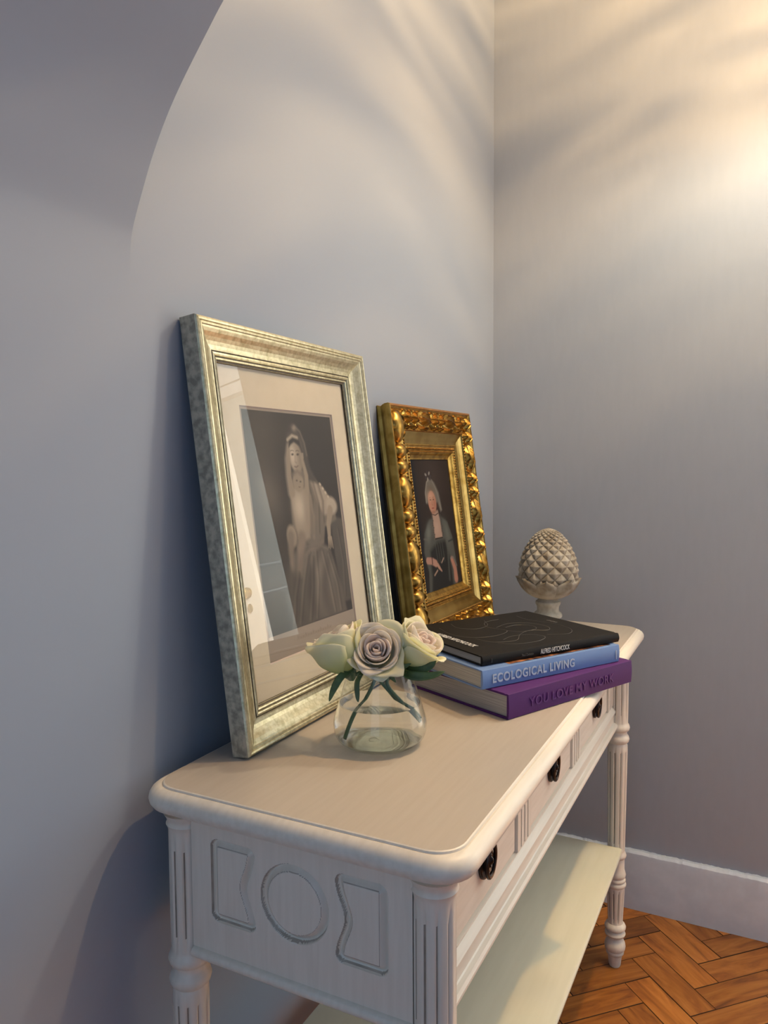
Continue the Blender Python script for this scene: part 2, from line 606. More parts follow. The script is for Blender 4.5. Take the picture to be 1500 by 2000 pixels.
for p_, k in cand:
    c_ = p_ + ((e1 * 0.5 + e2 * 1.5) if k == 'b' else (e1 * 1.5 + e2 * 0.5))
    if -2.6 < c_.x < 1.2 and -1.9 < c_.y < 0.06:
        keep.append(((c_ - Vector((-0.30, -0.62, 0))).length, p_, k))
keep.sort(key=lambda t: t[0])
first = True
rest = MB()
for d_, p_, k in keep:
    if k == 'b':      # long side along e2, short along e1: local x -> e2, local y must be on the e1 side
        mat = basis(p_ + e1, e2.normalized(), -e1.normalized(), (0, 0, 1))
    else:
        mat = basis(p_, e1.normalized(), e2.normalized(), (0, 0, -1))
        mat = basis(p_ + e2, e1.normalized(), -e2.normalized(), (0, 0, 1))
    det = mat.to_3x3().determinant()
    if det < 0:
        if k == 'b':
            mat = basis(p_, e2.normalized(), e1.normalized(), (0, 0, 1))
        else:
            mat = basis(p_, e1.normalized(), e2.normalized(), (0, 0, 1))
    idx = keep.index((d_, p_, k)) if False else None
    if first:
        o = proto
        first = False
    elif len([1]) and d_ < 1.02:
        o = proto.copy()
        COL.objects.link(o)
    else:
        base = block_mesh(3 * W_)
        rest.add([tuple(mat @ Vector(v)) for v in base.v], base.f)
        rest.mi[-10:] = base.mi
        continue
    o.parent = floor
    mt = mat.copy()
    mt.translation.z = R.uniform(-0.0006, 0.0004)
    o.matrix_basis = mt
rb = rest.build('parquet_field', [M['parquet'], M['subfloor']], floor)
rb['kind'] = 'stuff'

# skirting board, its top edge chipped
def skirting(name, A, B, nrm, h=0.157, th=0.018):
    A, B, nrm = Vector(A), Vector(B), Vector(nrm)
    L = (B - A).length
    n = int(L / 0.004)
    prof = [(0, 0), (th, 0), (th, h - 0.016), (th - 0.002, h - 0.006), (th - 0.009, h), (0, h)]
    rows = []
    rr = random.Random(3)
    ch = 0
    for i in range(n + 1):
        ch = ch * 0.7 + rr.uniform(-1, 1) * 0.0012
        p = A.lerp(B, i / n)
        rows.append([p + nrm * (d + (ch * 0.6 if k in (3, 4) else 0)) + Vector((0, 0, z + (ch if k in (3, 4, 5) else 0)))
                     for k, (d, z) in enumerate(prof)])
    mb_ = MB()
    mb_.grid(rows)
    mb_.add(rows[-1], [(0, 1, 2, 3, 4, 5)])
    return tag(mb_.build(name, M['skirt'], smooth=True, angle=30), kind='structure')
skirting('baseboard_right', (0, 0, 0), (0, -0.845, 0), (-1, 0, 0))
skirting('baseboard_back', (-1.352, 0, 0), (-0.018, 0, 0), (0, -1, 0))
# the next room, seen mirrored in the picture glass
tag(MB().box(2.6, 2.72, -3.6, 0.12, 0, 3.0).build('wall_far', M['green_wall']), kind='structure')
tag(MB().box(0.0, 2.6, 0.12, 0.2, 0, 3.0).build('wall_next_room', M['green_wall']), kind='structure')
tag(MB().box(2.50, 2.60, -3.6, 0.12, 2.42, 2.50).box(2.55, 2.6, -3.6, 0.12, 2.53, 3.0).build('trim_1', M['ceil']), kind='structure')
dt = thing('door', (0.92, -1.66, 0), 'white panelled door standing open in the next room, mirrored in the silver frame glass', 'door')
dt.rotation_euler = (0, 0, math.radians(-72))
dt.matrix_basis = Matrix.Translation((0.92, -1.66, 0)) @ Matrix.Rotation(math.radians(-103), 4, 'Z')
mb = MB()
mb.box(0, 0.75, -0.021, 0.021, 0.01, 1.98)
for (a, b_, c, d) in ((0.11, 0.34, 0.2, 0.85), (0.41, 0.64, 0.2, 0.85), (0.11, 0.34, 1.05, 1.85), (0.41, 0.64, 1.05, 1.85)):
    for s_ in (-1, 1):
        y0, y1 = sorted((s_ * 0.021, s_ * 0.027))
        mb.box(a, b_, y0, y1, c, c + 0.018); mb.box(a, b_, y0, y1, d - 0.018, d)
        mb.box(a, a + 0.018, y0, y1, c, d); mb.box(b_ - 0.018, b_, y0, y1, c, d)
mb.build('leaf', M['door_w'], dt)
for s_ in (-1, 1):
    mb = MB()
    mb.lathe([(0.026, 0), (0.026, 0.004), (0.010, 0.008), (0.009, 0.028), (0.018, 0.034), (0.027, 0.044), (0.028, 0.054), (0.022, 0.064), (0.008, 0.069)], n=24)
    o = mb.build('door_knob', M['brass'], dt, True)
    o.matrix_basis = Matrix.Translation((0.06, s_ * 0.021, 0.985)) @ Matrix.Rotation(-s_ * PI / 2, 4, 'X')
    mb = MB()
    mb.lathe([(0.012, 0), (0.012, 0.004), (0.006, 0.006)], n=20)
    o = mb.build('keyhole_cover', M['brass'], dt, True)
    o.matrix_basis = Matrix.Translation((0.06, s_ * 0.021, 0.91)) @ Matrix.Rotation(-s_ * PI / 2, 4, 'X') @ Matrix.Diagonal((1, 1.7, 1, 1))
bd = thing('bed', (1.75, -1.85, 0), 'steel framed bed with white linen in the next room, mirrored in the silver frame glass', 'bed')
for y in (-0.45, 0.45):
    mb = MB()
    for z_ in (1.12, 0.95):
        mb.tube([(-0.45, y, z_), (0.45, y, z_)], 0.012)
    for x in (-0.45, 0.0, 0.45):
        mb.tube([(x, y, 0.0), (x, y, 1.16)], 0.018)
    mb.build('bed_end', M['chrome'], bd, True)
MB().box(-0.45, 0.45, -0.42, 0.42, 0.42, 0.62).build('mattress', M['linen'], bd)

# ------------------------------------------------------------------ console table
TX0, TX1, TY0, TY1 = -1.3915, -0.2015, -0.445, -0.022      # outer edge of the top
T = thing('console_table', (-0.80, -0.23, 0), 'cream painted console table with three drawers and a lower shelf along the wall', 'table')


def rrect(x0, x1, y0, y1, r, z, k=8):
    out = []
    for cx, cy, a0 in ((x1 - r, y1 - r, 0), (x0 + r, y1 - r, 90), (x0 + r, y0 + r, 180), (x1 - r, y0 + r, 270)):
        for i in range(k + 1):
            a = math.radians(a0 + 90 * i / k)
            out.append((cx + r * math.cos(a), cy + r * math.sin(a), z))
    return out


mb = MB()
rc = 0.042
prof = [(0.036, H - 0.0405), (0.0245, H - 0.0405), (0.0225, H - 0.0315), (0.0110, H - 0.0300), (0.0045, H - 0.0275), (0.001, H - 0.0225), (0, H - 0.0175),
        (0.0008, H - 0.0125), (0.0032, H - 0.0080), (0.0075, H - 0.0045), (0.0125, H - 0.0026), (0.0143, H - 0.0030),
        (0.0150, H - 0.0008), (0.0165, H)]
rows = [rrect(TX0 + i, TX1 - i, TY0 + i, TY1 - i, max(rc - i * 0.55, 0.012), z) for i, z in prof]
mb.grid(rows, True, 0, cap0=True)
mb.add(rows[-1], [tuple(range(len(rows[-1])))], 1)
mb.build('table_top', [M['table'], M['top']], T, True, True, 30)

LEGX = (-1.343, -0.268)
LEGY = (-0.394, -0.062)
def flute(zr, n=10, depth=0.0032):
    def rad(r, z, a):
        w = 0
        for z0, z1 in zr:
            w = max(w, ss(z0, z0 + 0.006, z) * (1 - ss(z1 - 0.006, z1, z)))
        if w <= 0: return r
        c = math.cos(a * n + 0.9)
        return r - depth * w * max(0, c) ** 3
    return rad
lp = [(0.0, 0.0), (0.012, 0.0), (0.0135, 0.004), (0.0150, 0.018), (0.0165, 0.026), (0.0172, 0.029), (0.0200, 0.032), (0.0205, 0.036),
      (0.0195, 0.039), (0.0228, 0.043), (0.0238, 0.050), (0.0228, 0.057), (0.0195, 0.064), (0.0165, 0.069), (0.0165, 0.072),
      (0.0215, 0.075), (0.0235, 0.080), (0.0215, 0.085), (0.0180, 0.087), (0.0190, 0.089), (0.0235, 0.093), (0.0242, 0.097),
      (0.0220, 0.102), (0.0175, 0.106), (0.0168, 0.110)]
lp += [(0.0168 + 0.0035 * t / 9, 0.110 + 0.080 * t / 9) for t in range(1, 10)]
lp += [(0.0195, 0.193), (0.0228, 0.196), (0.0235, 0.200), (0.0222, 0.204), (0.0195, 0.206), (0.0218, 0.208), (0.0225, 0.211), (0.0212, 0.214),
       (0.0195, 0.216), (0.0215, 0.219), (0.0225, 0.224), (0.0205, 0.231), (0.0190, 0.236), (0.0190, 0.262), (0.0215, 0.265), (0.0230, 0.270),
       (0.0215, 0.275), (0.0195, 0.278), (0.0195, 0.282)]
lp += [(0.0195 + 0.0030 * t / 12, 0.282 + 0.235 * t / 12) for t in range(1, 13)]
lp += [(0.0225, 0.520), (0.0222, 0.532), (0.0205, 0.537), (0.0245, 0.541), (0.0262, 0.547), (0.0245, 0.553), (0.0212, 0.557), (0.0205, 0.561),
       (0.0212, 0.565), (0.0250, 0.568), (0.0268, 0.574), (0.0250, 0.580), (0.0228, 0.583), (0.0225, 0.587)]
lp += [(0.0228, 0.587 + 0.145 * t / 8) for t in range(1, 9)]
lp += [(0.0228, 0.738), (0.0240, 0.742), (0.0255, 0.745), (0.0240, 0.748), (0.0245, 0.752), (0.0285, 0.7594)]
lp = [lp[0]] + sorted(lp[1:], key=lambda t: t[1])
for lx in LEGX:
    for ly in LEGY:
        mb = MB()
        mb.lathe(lp, lx, ly, 80, flute([(0.112, 0.186), (0.296, 0.522), (0.592, 0.728)]))
        for fi, f_ in enumerate(mb.f):          # faces at the bottom of the flutes take a darker colour
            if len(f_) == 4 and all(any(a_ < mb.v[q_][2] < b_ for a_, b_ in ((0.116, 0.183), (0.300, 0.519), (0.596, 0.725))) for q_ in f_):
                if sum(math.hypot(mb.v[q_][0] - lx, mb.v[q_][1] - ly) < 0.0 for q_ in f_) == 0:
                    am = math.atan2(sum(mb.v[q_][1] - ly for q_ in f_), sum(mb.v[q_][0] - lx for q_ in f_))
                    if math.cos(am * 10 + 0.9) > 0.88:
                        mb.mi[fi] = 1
        mb.build('leg', [M['table_v'], M['flute_dark']], T, True, True, 38)


# end panels, with the carved grooves
def sd_round(px, py, cx, cy, hx, hy, r):
    qx, qy = np.abs(px - cx) - hx + r, np.abs(py - cy) - hy + r
    return np.minimum(np.maximum(qx, qy), 0) + np.hypot(np.maximum(qx, 0), np.maximum(qy, 0)) - r


def end_panel(xf, sgn):
    ny, nz_ = 330, 190
    ys = np.linspace(-0.376, -0.082, ny)
    zs = np.linspace(0.586, 0.7595, nz_)
    Y, Z = np.meshgrid(ys, zs)
    cy, cz = -0.2295, 0.690
    # outward offset is depth; groove = cove between outer contour and inner field
    circ = np.hypot(Y - cy, Z - cz) - 0.0455
    def waisted(s_):
        u = (Y - cy) * s_                      # measured away from the circle
        zz = Z - cz
        edge = 0.0530 + 0.0125 * np.exp(-(zz / 0.0255) ** 2)
        du = edge - u
        qx, qz = np.maximum(du, u - 0.1180) + 0.011, np.abs(zz) - 0.0505 + 0.011
        return np.minimum(np.maximum(qx, qz), 0) + np.hypot(np.maximum(qx, 0), np.maximum(qz, 0)) - 0.011
    sL, sR = waisted(1), waisted(-1)
    w = 0.0100
    h = np.zeros_like(Y)
    for sd in (circ, sL, sR):
        t = np.clip(-sd / w, 0, 1)
        g = np.where(t < 0.22, np.sin(t / 0.22 * PI / 2), np.cos((t - 0.22) / 0.78 * PI / 2) ** 1.2)
        g = np.where((t <= 0) | (t >= 1), 0, g)
        h -= 0.0062 * g
    tt = np.maximum(np.maximum(np.clip(-circ / w, 0, 1) * (circ < 0), np.clip(-sL / w, 0, 1) * (sL < 0)), np.clip(-sR / w, 0, 1) * (sR < 0))
    # bead along the bottom edge
    bz = Z - 0.586
    h += np.where(bz < 0.012, 0.0055 * np.sqrt(np.clip(1 - ((bz - 0.006) / 0.006) ** 2, 0, 1)), 0)
    h -= np.where((bz >= 0.012) & (bz < 0.0135), 0.0012, 0)
    V = [(xf + sgn * h[i, j], Y[i, j], Z[i, j]) for i in range(nz_) for j in range(ny)]
    F = [(i * ny + j, i * ny + j + 1, (i + 1) * ny + j + 1, (i + 1) * ny + j) for i in range(nz_ - 1) for j in range(ny - 1)]
    if sgn < 0:
        F = [f[::-1] for f in F]
    mb_ = MB()
    mb_.add(V, F)
    ring_ = ((tt > 0) & (tt < 0.13)) | ((tt > 0.93) & (tt < 1.0) & (h < -0.00001))
    mb_.mi = [1 if ring_[i, j] else 0 for i in range(nz_ - 1) for j in range(ny - 1)]
    mb_.box(*sorted((xf - sgn * 0.006, xf - sgn * 0.016)), -0.376, -0.082, 0.586, 0.7595)
    mb_.box(*sorted((xf, xf - sgn * 0.008)), -0.376, -0.082, 0.5858, 0.5864)
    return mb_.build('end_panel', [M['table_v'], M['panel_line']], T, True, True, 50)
end_panel(-1.359, -1)
if True:
    MB().box(-0.270, -0.252, -0.376, -0.082, 0.586, 0.7595).build('end_panel', M['table_v'], T, False, True)
MB().box(-1.32, -0.29, -0.062, -0.050, 0.586, 0.7595).build('back_panel', M['table'], T, False, True)

# front: lower rail extruded along x
FX0, FX1 = -1.322, -0.288
pr = [(-0.365, 0.628), (-0.3815, 0.628), (-0.3850, 0.6265), (-0.3850, 0.6240), (-0.3905, 0.6180), (-0.3925, 0.6150), (-0.3925, 0.6125), (-0.3885, 0.6105),
      (-0.3885, 0.5900), (-0.3900, 0.5885), (-0.3950, 0.5870), (-0.3975, 0.5830), (-0.3975, 0.5790), (-0.3950, 0.5760), (-0.365, 0.5760)]
mb = MB()
mb.grid([[(x, y, z) for y, z in pr] for x in (FX0, FX1)], True, 0, True, True)
mb.build('front_rail', M['table'], T, True, True, 25)
MB().box(FX0, FX1, -0.380, -0.365, 0.7500, 0.7595).build('top_rail', M['table'], T, False, True)


def pilaster(xa, xb, ng):
    """vertical upright with dark-coloured grooves"""
    mb_ = MB()
    yf = -0.3865
    y_b = -0.365
    z0, z1 = 0.628, 0.7595
    gw = 0.0050
    cs = [xa + (xb - xa) * (k + 1) / (ng + 1) for k in range(ng)]
    mb_.box(xa, xb, yf + 0.006, y_b, z0, z1, 1)
    e = xa
    for c in cs + [None]:
        n_ = (c - gw / 2) if c else xb
        mb_.box(e, n_, yf, yf + 0.0062, z0, z1, 0)
        if c: e = c + gw / 2
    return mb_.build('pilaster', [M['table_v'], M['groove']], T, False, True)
pilaster(FX0, -1.292, 1)
pilaster(-1.024, -0.958, 3)
pilaster(-0.689, -0.623, 3)
pilaster(-0.345, FX1, 2)

# drawers with their handles
hp = None
for (xa, xb, hx) in ((-1.2905, -1.0255, -1.151), (-0.9565, -0.6905, -0.8235), (-0.6215, -0.3465, -0.475)):
    mb = MB()
    e, ys_ = 0.004, -0.3835
    a, b_ = (xa + 0.0012, xb - 0.0012), (0.6292, 0.7488)
    mb.box(a[0], a[1], ys_ + 0.003, -0.366, b_[0], b_[1])
    r0 = [(a[0], ys_ + 0.003, b_[0]), (a[1], ys_ + 0.003, b_[0]), (a[1], ys_ + 0.003, b_[1]), (a[0], ys_ + 0.003, b_[1])]
    r1 = [(a[0] + e, ys_, b_[0] + e), (a[1] - e, ys_, b_[0] + e), (a[1] - e, ys_, b_[1] - e), (a[0] + e, ys_, b_[1] - e)]
    mb.grid([r0, r1], True, 0, False, True)
    dr = mb.build('drawer', M['table'], T, False, True)
    if hp is None:
        mb = MB()
        # oval back plate in relief, facing -y
        pl = [(1.0, 0), (1.0, 0.0030), (0.95, 0.0044), (0.86, 0.0038), (0.82, 0.0030), (0.62, 0.0030), (0.55, 0.0050), (0.30, 0.0055), (0.02, 0.0060)]
        rows = [[(0.0210 * k * math.cos(t), -d, 0.0285 * k * math.sin(t)) for t in (2 * PI * j / 40 for j in range(40))] for k, d in pl]
        mb.grid(rows, True, 0, True, True)
        # oval drop ring and the boss inside it
        ring = [(0.0155 * math.cos(t), -0.0100 - 0.001 * math.sin(t), -0.003 + 0.0215 * math.sin(t)) for t in (2 * PI * j / 40 for j in range(41))]
        mb.tube(ring, 0.0028, 8)
        rows = [[(0.0105 * k * math.cos(t), -0.0070 - d, -0.003 + 0.0160 * k * math.sin(t)) for t in (2 * PI * j / 32 for j in range(32))]
                for k, d in ((1.0, -0.006), (1.0, 0.0), (0.90, 0.0025), (0.70, 0.0015), (0.62, 0.0012), (0.50, 0.0040), (0.35, 0.0030), (0.20, 0.0055), (0.03, 0.0062))]
        mb.grid(rows, True, 0, True, True)
        hp = mb.build('drawer_handle', M['bronze'], dr, True)
        h_ = hp
    else:
        h_ = hp.copy()
        COL.objects.link(h_)
        h_.parent = dr
    h_.matrix_basis = chain(dr).inverted() @ Matrix.Translation((hx - 0.010, ys_, 0.6875))

# shelf
ZS = 0.295
mb = MB()
rows = []
pr = [(-0.052, ZS - 0.022), (-0.052, ZS), (-0.405, ZS), (-0.4095, ZS - 0.0015), (-0.4115, ZS - 0.005), (-0.4105, ZS - 0.0095), (-0.4080, ZS - 0.0120), (-0.4080, ZS - 0.0200), (-0.406, ZS - 0.022)]
mb.grid([[(x, y, z) for y, z in pr] for x in (-1.325, -0.287)], True, 0, True, True)
mb.build('shelf', M['shelf'], T, True, True, 30)


# ------------------------------------------------------------------ pictures
def frame_matrix(x, y, yaw, lean, z):
    u = Vector((math.cos(yaw), math.sin(yaw), 0))
    nb = Vector((math.sin(yaw), -math.cos(yaw), 0))
    v = Vector((0, 0, 1)) * math.cos(lean) - nb * math.sin(lean)
    n = nb * math.cos(lean) + Vector((0, 0, 1)) * math.sin(lean)
    # local x = u (width), y = n (towards the viewer), z = v (up)
    return basis((x, y, z), -u, n, v), u, n, v


def FM(x, y, yaw, lean, z):
    # right-handed frame: x=u, y=-n, z=v
    _, u, n, v = frame_matrix(x, y, yaw, lean, z)
    return basis((x, y, z), u, -n, v)


def mitred(mb_, W, Hh, prof, mi=None):
    """sweep a profile (inset, depth) round a rectangle; local x right, z up, depth backwards = +y"""
    rows = []
    for a, d in prof:
        rows.append([(a, d, a), (W - a, d, a), (W - a, d, Hh - a), (a, d, Hh - a)])
    for k in range(len(rows) - 1):
        v = rows[k] + rows[k + 1]
        f = [(i, (i + 1) % 4, (i + 1) % 4 + 4, i + 4) for i in range(4)]
        mb_.add(v, f, mi[k] if mi else 0)


def rail(mb_, W, Hh, prof, side, mi=None):
    """one mitred rail of the frame"""
    for k in range(len(prof) - 1):
        q = []
        for a, d in (prof[k], prof[k + 1]):
            c = [(a, d, a), (W - a, d, a), (W - a, d, Hh - a), (a, d, Hh - a)]
            q.append((c[side], c[(side + 1) % 4]))
        mb_.add([q[0][0], q[0][1], q[1][1], q[1][0]], [(0, 1, 2, 3)], mi[k] if mi else 0)


def painted(name, W, Hh, nx, nz_, fn, mat, parent, x0, z0, y):
    xs = np.linspace(0, 1, nx)
    zs = np.linspace(0, 1, nz_)
    X, Zg = np.meshgrid(xs, zs)
    colr = fn(X, Zg)                                   # (nz, nx, 3) linear
    v = np.stack([x0 + X * W, np.full_like(X, y), z0 + Zg * Hh], -1).reshape(-1, 3)
    i, j = np.meshgrid(np.arange(nz_ - 1), np.arange(nx - 1), indexing='ij')
    a = (i * nx + j).ravel()
    f = np.stack([a, a + 1, a + nx + 1, a + nx], -1)
    me = bpy.data.meshes.new(name)
    me.from_pydata(v.tolist(), [], f.tolist())
    at = me.attributes.new('paint', 'FLOAT_COLOR', 'POINT')
    c4 = np.ones((nx * nz_, 4), dtype=np.float32)
    c4[:, :3] = colr.reshape(-1, 3)
    at.data.foreach_set('color', c4.ravel())
    me.materials.append(mat)
    o = bpy.data.objects.new(name, me)
    COL.objects.link(o)
    o.parent = parent
    return o


# --- little painter: everything in unit-free picture coordinates
class Paint:
    def __init__(s, X, Z, asp, bg_):
        s.x, s.z = X * asp, Z                       # x in units of picture height
        s.c = np.zeros(X.shape + (3,)) + np.array(bg_)

    def mixin(s, a, col):
        a = np.clip(a, 0, 1)[..., None]
        s.c = s.c * (1 - a) + np.array(col) * a

    def ell(s, cx, cz, rx, rz, col, rot=0, soft=0.004, op=1.0):
        c_, n_ = math.cos(rot), math.sin(rot)
        dx, dz = s.x - cx, s.z - cz
        u, v = dx * c_ + dz * n_, -dx * n_ + dz * c_
        d = (np.hypot(u / rx, v / rz) - 1) * min(rx, rz)
        s.mixin(op * (0.5 - d / (2 * soft)), col)

    def glow(s, cx, cz, rx, rz, col, op=1.0, rot=0):
        c_, n_ = math.cos(rot), math.sin(rot)
        dx, dz = s.x - cx, s.z - cz
        u, v = dx * c_ + dz * n_, -dx * n_ + dz * c_
        s.mixin(op * np.exp(-((u / rx) ** 2 + (v / rz) ** 2)), col)

    def poly(s, pts, col, soft=0.004, op=1.0):
        inside = np.zeros(s.x.shape, bool)
        dist = np.full(s.x.shape, 9.0)
        n = len(pts)
        for i in range(n):
            (x1, z1), (x2, z2) = pts[i], pts[(i + 1) % n]
            cond = ((z1 > s.z) != (z2 > s.z))
            with np.errstate(divide='ignore', invalid='ignore'):
                xi = (x2 - x1) * (s.z - z1) / ((z2 - z1) if z2 != z1 else 1e-9) + x1
            inside ^= cond & (s.x < xi)
            L2 = (x2 - x1) ** 2 + (z2 - z1) ** 2 + 1e-12
            t = np.clip(((s.x - x1) * (x2 - x1) + (s.z - z1) * (z2 - z1)) / L2, 0, 1)
            dist = np.minimum(dist, np.hypot(s.x - x1 - t * (x2 - x1), s.z - z1 - t * (z2 - z1)))
        d = np.where(inside, -dist, dist)
        s.mixin(op * (0.5 - d / (2 * soft)), col)

    def line(s, pts, w, col, op=1.0, soft=0.002):
        dist = np.full(s.x.shape, 9.0)
        m_ = len(pts) - 1
        for i in range(m_):
            (x1, z1), (x2, z2) = pts[i], pts[i + 1]
            L2 = (x2 - x1) ** 2 + (z2 - z1) ** 2 + 1e-12
            t = np.clip(((s.x - x1) * (x2 - x1) + (s.z - z1) * (z2 - z1)) / L2, 0, 1)
            ww = w if not isinstance(w, tuple) else (w[0] + (w[1] - w[0]) * (i + t) / m_)
            dist = np.minimum(dist, np.hypot(s.x - x1 - t * (x2 - x1), s.z - z1 - t * (z2 - z1)) - ww)
        s.mixin(op * (0.5 - dist / (2 * soft)), col)


def folds(P, pts_list, col_l, col_d, w):
    for pts in pts_list:
        P.line([(x + w * 0.9, z) for x, z in pts], w * 0.8, col_d, 0.55, w)
        P.line(pts, w * 0.6, col_l, 0.55, w)


def mezzotint(X, Z):
    """seated woman in a veil with a small child; sepia mezzotint over a plain lower margin"""
    asp = 0.78
    P = Paint(X, Z, asp, (0.030, 0.026, 0.022))
    P.glow(0.12, 0.75, 0.20, 0.35, (0.105, 0.092, 0.078), 0.8)
    P.glow(0.52, 0.80, 0.22, 0.20, (0.040, 0.035, 0.032), 0.8)
    P.glow(0.13, 0.62, 0.09, 0.12, (0.22, 0.19, 0.155), 0.55, 0.4)
    P.glow(0.10, 0.15, 0.2, 0.2, (0.13, 0.115, 0.095), 0.8)
    L, Md, Dk, Sk = (0.27, 0.225, 0.175), (0.13, 0.11, 0.088), (0.022, 0.019, 0.017), (0.33, 0.275, 0.21)
    # arm rest and drape at right
    P.poly([(0.66, 0.50), (0.78, 0.47), (0.78, 0.05), (0.69, 0.05), (0.665, 0.30)], (0.10, 0.088, 0.075), 0.008)
    folds(P, [[(0.72, 0.42), (0.74, 0.25), (0.72, 0.08)]], (0.20, 0.17, 0.14), Dk, 0.008)
    # skirts
    P.poly([(0.24, 0.30), (0.34, 0.38), (0.50, 0.40), (0.62, 0.34), (0.70, 0.12), (0.72, 0.0), (0.20, 0.0), (0.22, 0.14)], (0.135, 0.115, 0.095), 0.010)
    P.glow(0.40, 0.24, 0.11, 0.09, (0.24, 0.205, 0.165), 0.8)
    folds(P, [[(0.42, 0.33), (0.34, 0.20), (0.29, 0.02)], [(0.48, 0.33), (0.47, 0.18), (0.42, 0.02)],
              [(0.54, 0.32), (0.58, 0.16), (0.60, 0.02)], [(0.36, 0.34), (0.27, 0.2), (0.22, 0.05)],
              [(0.40, 0.36), (0.50, 0.365), (0.60, 0.33)], [(0.60, 0.30), (0.65, 0.15), (0.66, 0.02)]],
          (0.30, 0.255, 0.205), Dk, 0.009)
    # torso / cloak
    P.poly([(0.36, 0.70), (0.44, 0.73), (0.56, 0.68), (0.66, 0.60), (0.72, 0.54), (0.72, 0.47), (0.60, 0.44), (0.58, 0.36), (0.44, 0.36), (0.36, 0.42), (0.30, 0.46), (0.31, 0.60)],
           (0.19, 0.162, 0.13), 0.008)
    P.poly([(0.50, 0.70), (0.62, 0.64), (0.70, 0.56), (0.69, 0.50), (0.60, 0.50), (0.55, 0.58)], (0.36, 0.31, 0.25), 0.010)
    folds(P, [[(0.47, 0.70), (0.50, 0.58), (0.47, 0.42)], [(0.52, 0.68), (0.555, 0.56), (0.53, 0.42)],
              [(0.57, 0.66), (0.60, 0.57), (0.585, 0.47)], [(0.42, 0.66), (0.43, 0.55), (0.43, 0.42)]], L, Dk, 0.009)
    P.poly([(0.60, 0.44), (0.57, 0.36), (0.64, 0.33), (0.66, 0.42)], Dk, 0.008)
    for k in range(6):
        P.ell(0.60 + 0.022 * k, 0.655 - 0.022 * k, 0.009, 0.006, (0.56, 0.48, 0.38), -0.6, 0.004)
    # sleeve puff, forearm and hand
    P.ell(0.69, 0.545, 0.055, 0.042, (0.42, 0.36, 0.29), -0.3, 0.01)
    P.line([(0.67, 0.52), (0.635, 0.45), (0.63, 0.39)], (0.026, 0.015), Sk, 1, 0.006)
    for k in range(4):
        P.line([(0.618 + 0.010 * k, 0.385), (0.613 + 0.014 * k, 0.335 - 0.006 * (k % 2))], (0.006, 0.003), Sk, 1, 0.003)
    P.glow(0.65, 0.46, 0.012, 0.05, (0.30, 0.25, 0.2), 0.5, -0.3)
    # veil, head
    P.ell(0.40, 0.845, 0.082, 0.105, (0.050, 0.042, 0.038), 0.1, 0.008)
    P.poly([(0.32, 0.83), (0.35, 0.90), (0.44, 0.925), (0.50, 0.86), (0.52, 0.74), (0.58, 0.66), (0.47, 0.68), (0.46, 0.80)], (0.09, 0.078, 0.066), 0.010)
    P.line([(0.42, 0.94), (0.465, 0.915), (0.495, 0.86), (0.505, 0.80)], 0.006, (0.20, 0.17, 0.14), 0.7, 0.006)
    P.line([(0.345, 0.84), (0.318, 0.78), (0.312, 0.70), (0.318, 0.62)], (0.014, 0.022), (0.30, 0.255, 0.21), 0.8, 0.010)
    P.ell(0.40, 0.79, 0.056, 0.078, Sk, 0.18, 0.006)
    P.glow(0.375, 0.80, 0.030, 0.05, (0.62, 0.53, 0.43), 0.8)
    P.glow(0.445, 0.78, 0.018, 0.06, (0.26, 0.215, 0.17), 0.8)
    P.poly([(0.345, 0.83), (0.36, 0.873), (0.40, 0.885), (0.45, 0.868), (0.468, 0.81), (0.447, 0.845), (0.40, 0.862), (0.37, 0.85)], (0.04, 0.034, 0.03), 0.006)
    P.line([(0.345, 0.872), (0.39, 0.893), (0.435, 0.885)], 0.008, (0.44, 0.38, 0.30), 0.8, 0.005)
    P.glow(0.415, 0.93, 0.02, 0.015, (0.34, 0.29, 0.24), 0.8)
    for ex in (0.375, 0.422):
        P.ell(ex, 0.803, 0.011, 0.0055, (0.07, 0.055, 0.045), 0.1, 0.003, 0.9)
        P.line([(ex - 0.014, 0.819), (ex, 0.823), (ex + 0.014, 0.819)], 0.002, (0.12, 0.1, 0.08), 0.8)
    P.line([(0.397, 0.80), (0.391, 0.767), (0.402, 0.763)], 0.0025, (0.25, 0.2, 0.16), 0.7, 0.004)
    P.line([(0.382, 0.745), (0.397, 0.742), (0.413, 0.748)], 0.0035, (0.18, 0.13, 0.11), 0.85, 0.003)
    P.glow(0.40, 0.718, 0.03, 0.012, (0.30, 0.25, 0.20), 0.7)
    # child: raised arms, head, body, legs
    P.poly([(0.315, 0.62), (0.35, 0.645), (0.46, 0.64), (0.485, 0.60), (0.46, 0.47), (0.445, 0.40), (0.34, 0.38), (0.325, 0.47)], Sk, 0.010)
    P.glow(0.38, 0.55, 0.05, 0.07, (0.60, 0.52, 0.42), 0.7)
    P.glow(0.44, 0.50, 0.022, 0.08, (0.30, 0.25, 0.2), 0.6)
    P.glow(0.39, 0.425, 0.05, 0.012, (0.30, 0.25, 0.2), 0.6)
    P.line([(0.335, 0.62), (0.325, 0.70), (0.340, 0.80), (0.347, 0.825)], (0.021, 0.010), Sk, 1, 0.006)
    P.line([(0.468, 0.62), (0.478, 0.70), (0.462, 0.76), (0.455, 0.79)], (0.020, 0.010), Sk, 1, 0.006)
    for k in range(3):
        P.line([(0.452 + 0.008 * k, 0.785), (0.450 + 0.010 * k, 0.808)], 0.004, Sk, 1, 0.002)
    P.ell(0.398, 0.672, 0.047, 0.050, Sk, 0.1, 0.006)
    P.glow(0.37, 0.685, 0.030, 0.028, (0.30, 0.25, 0.20), 0.35)
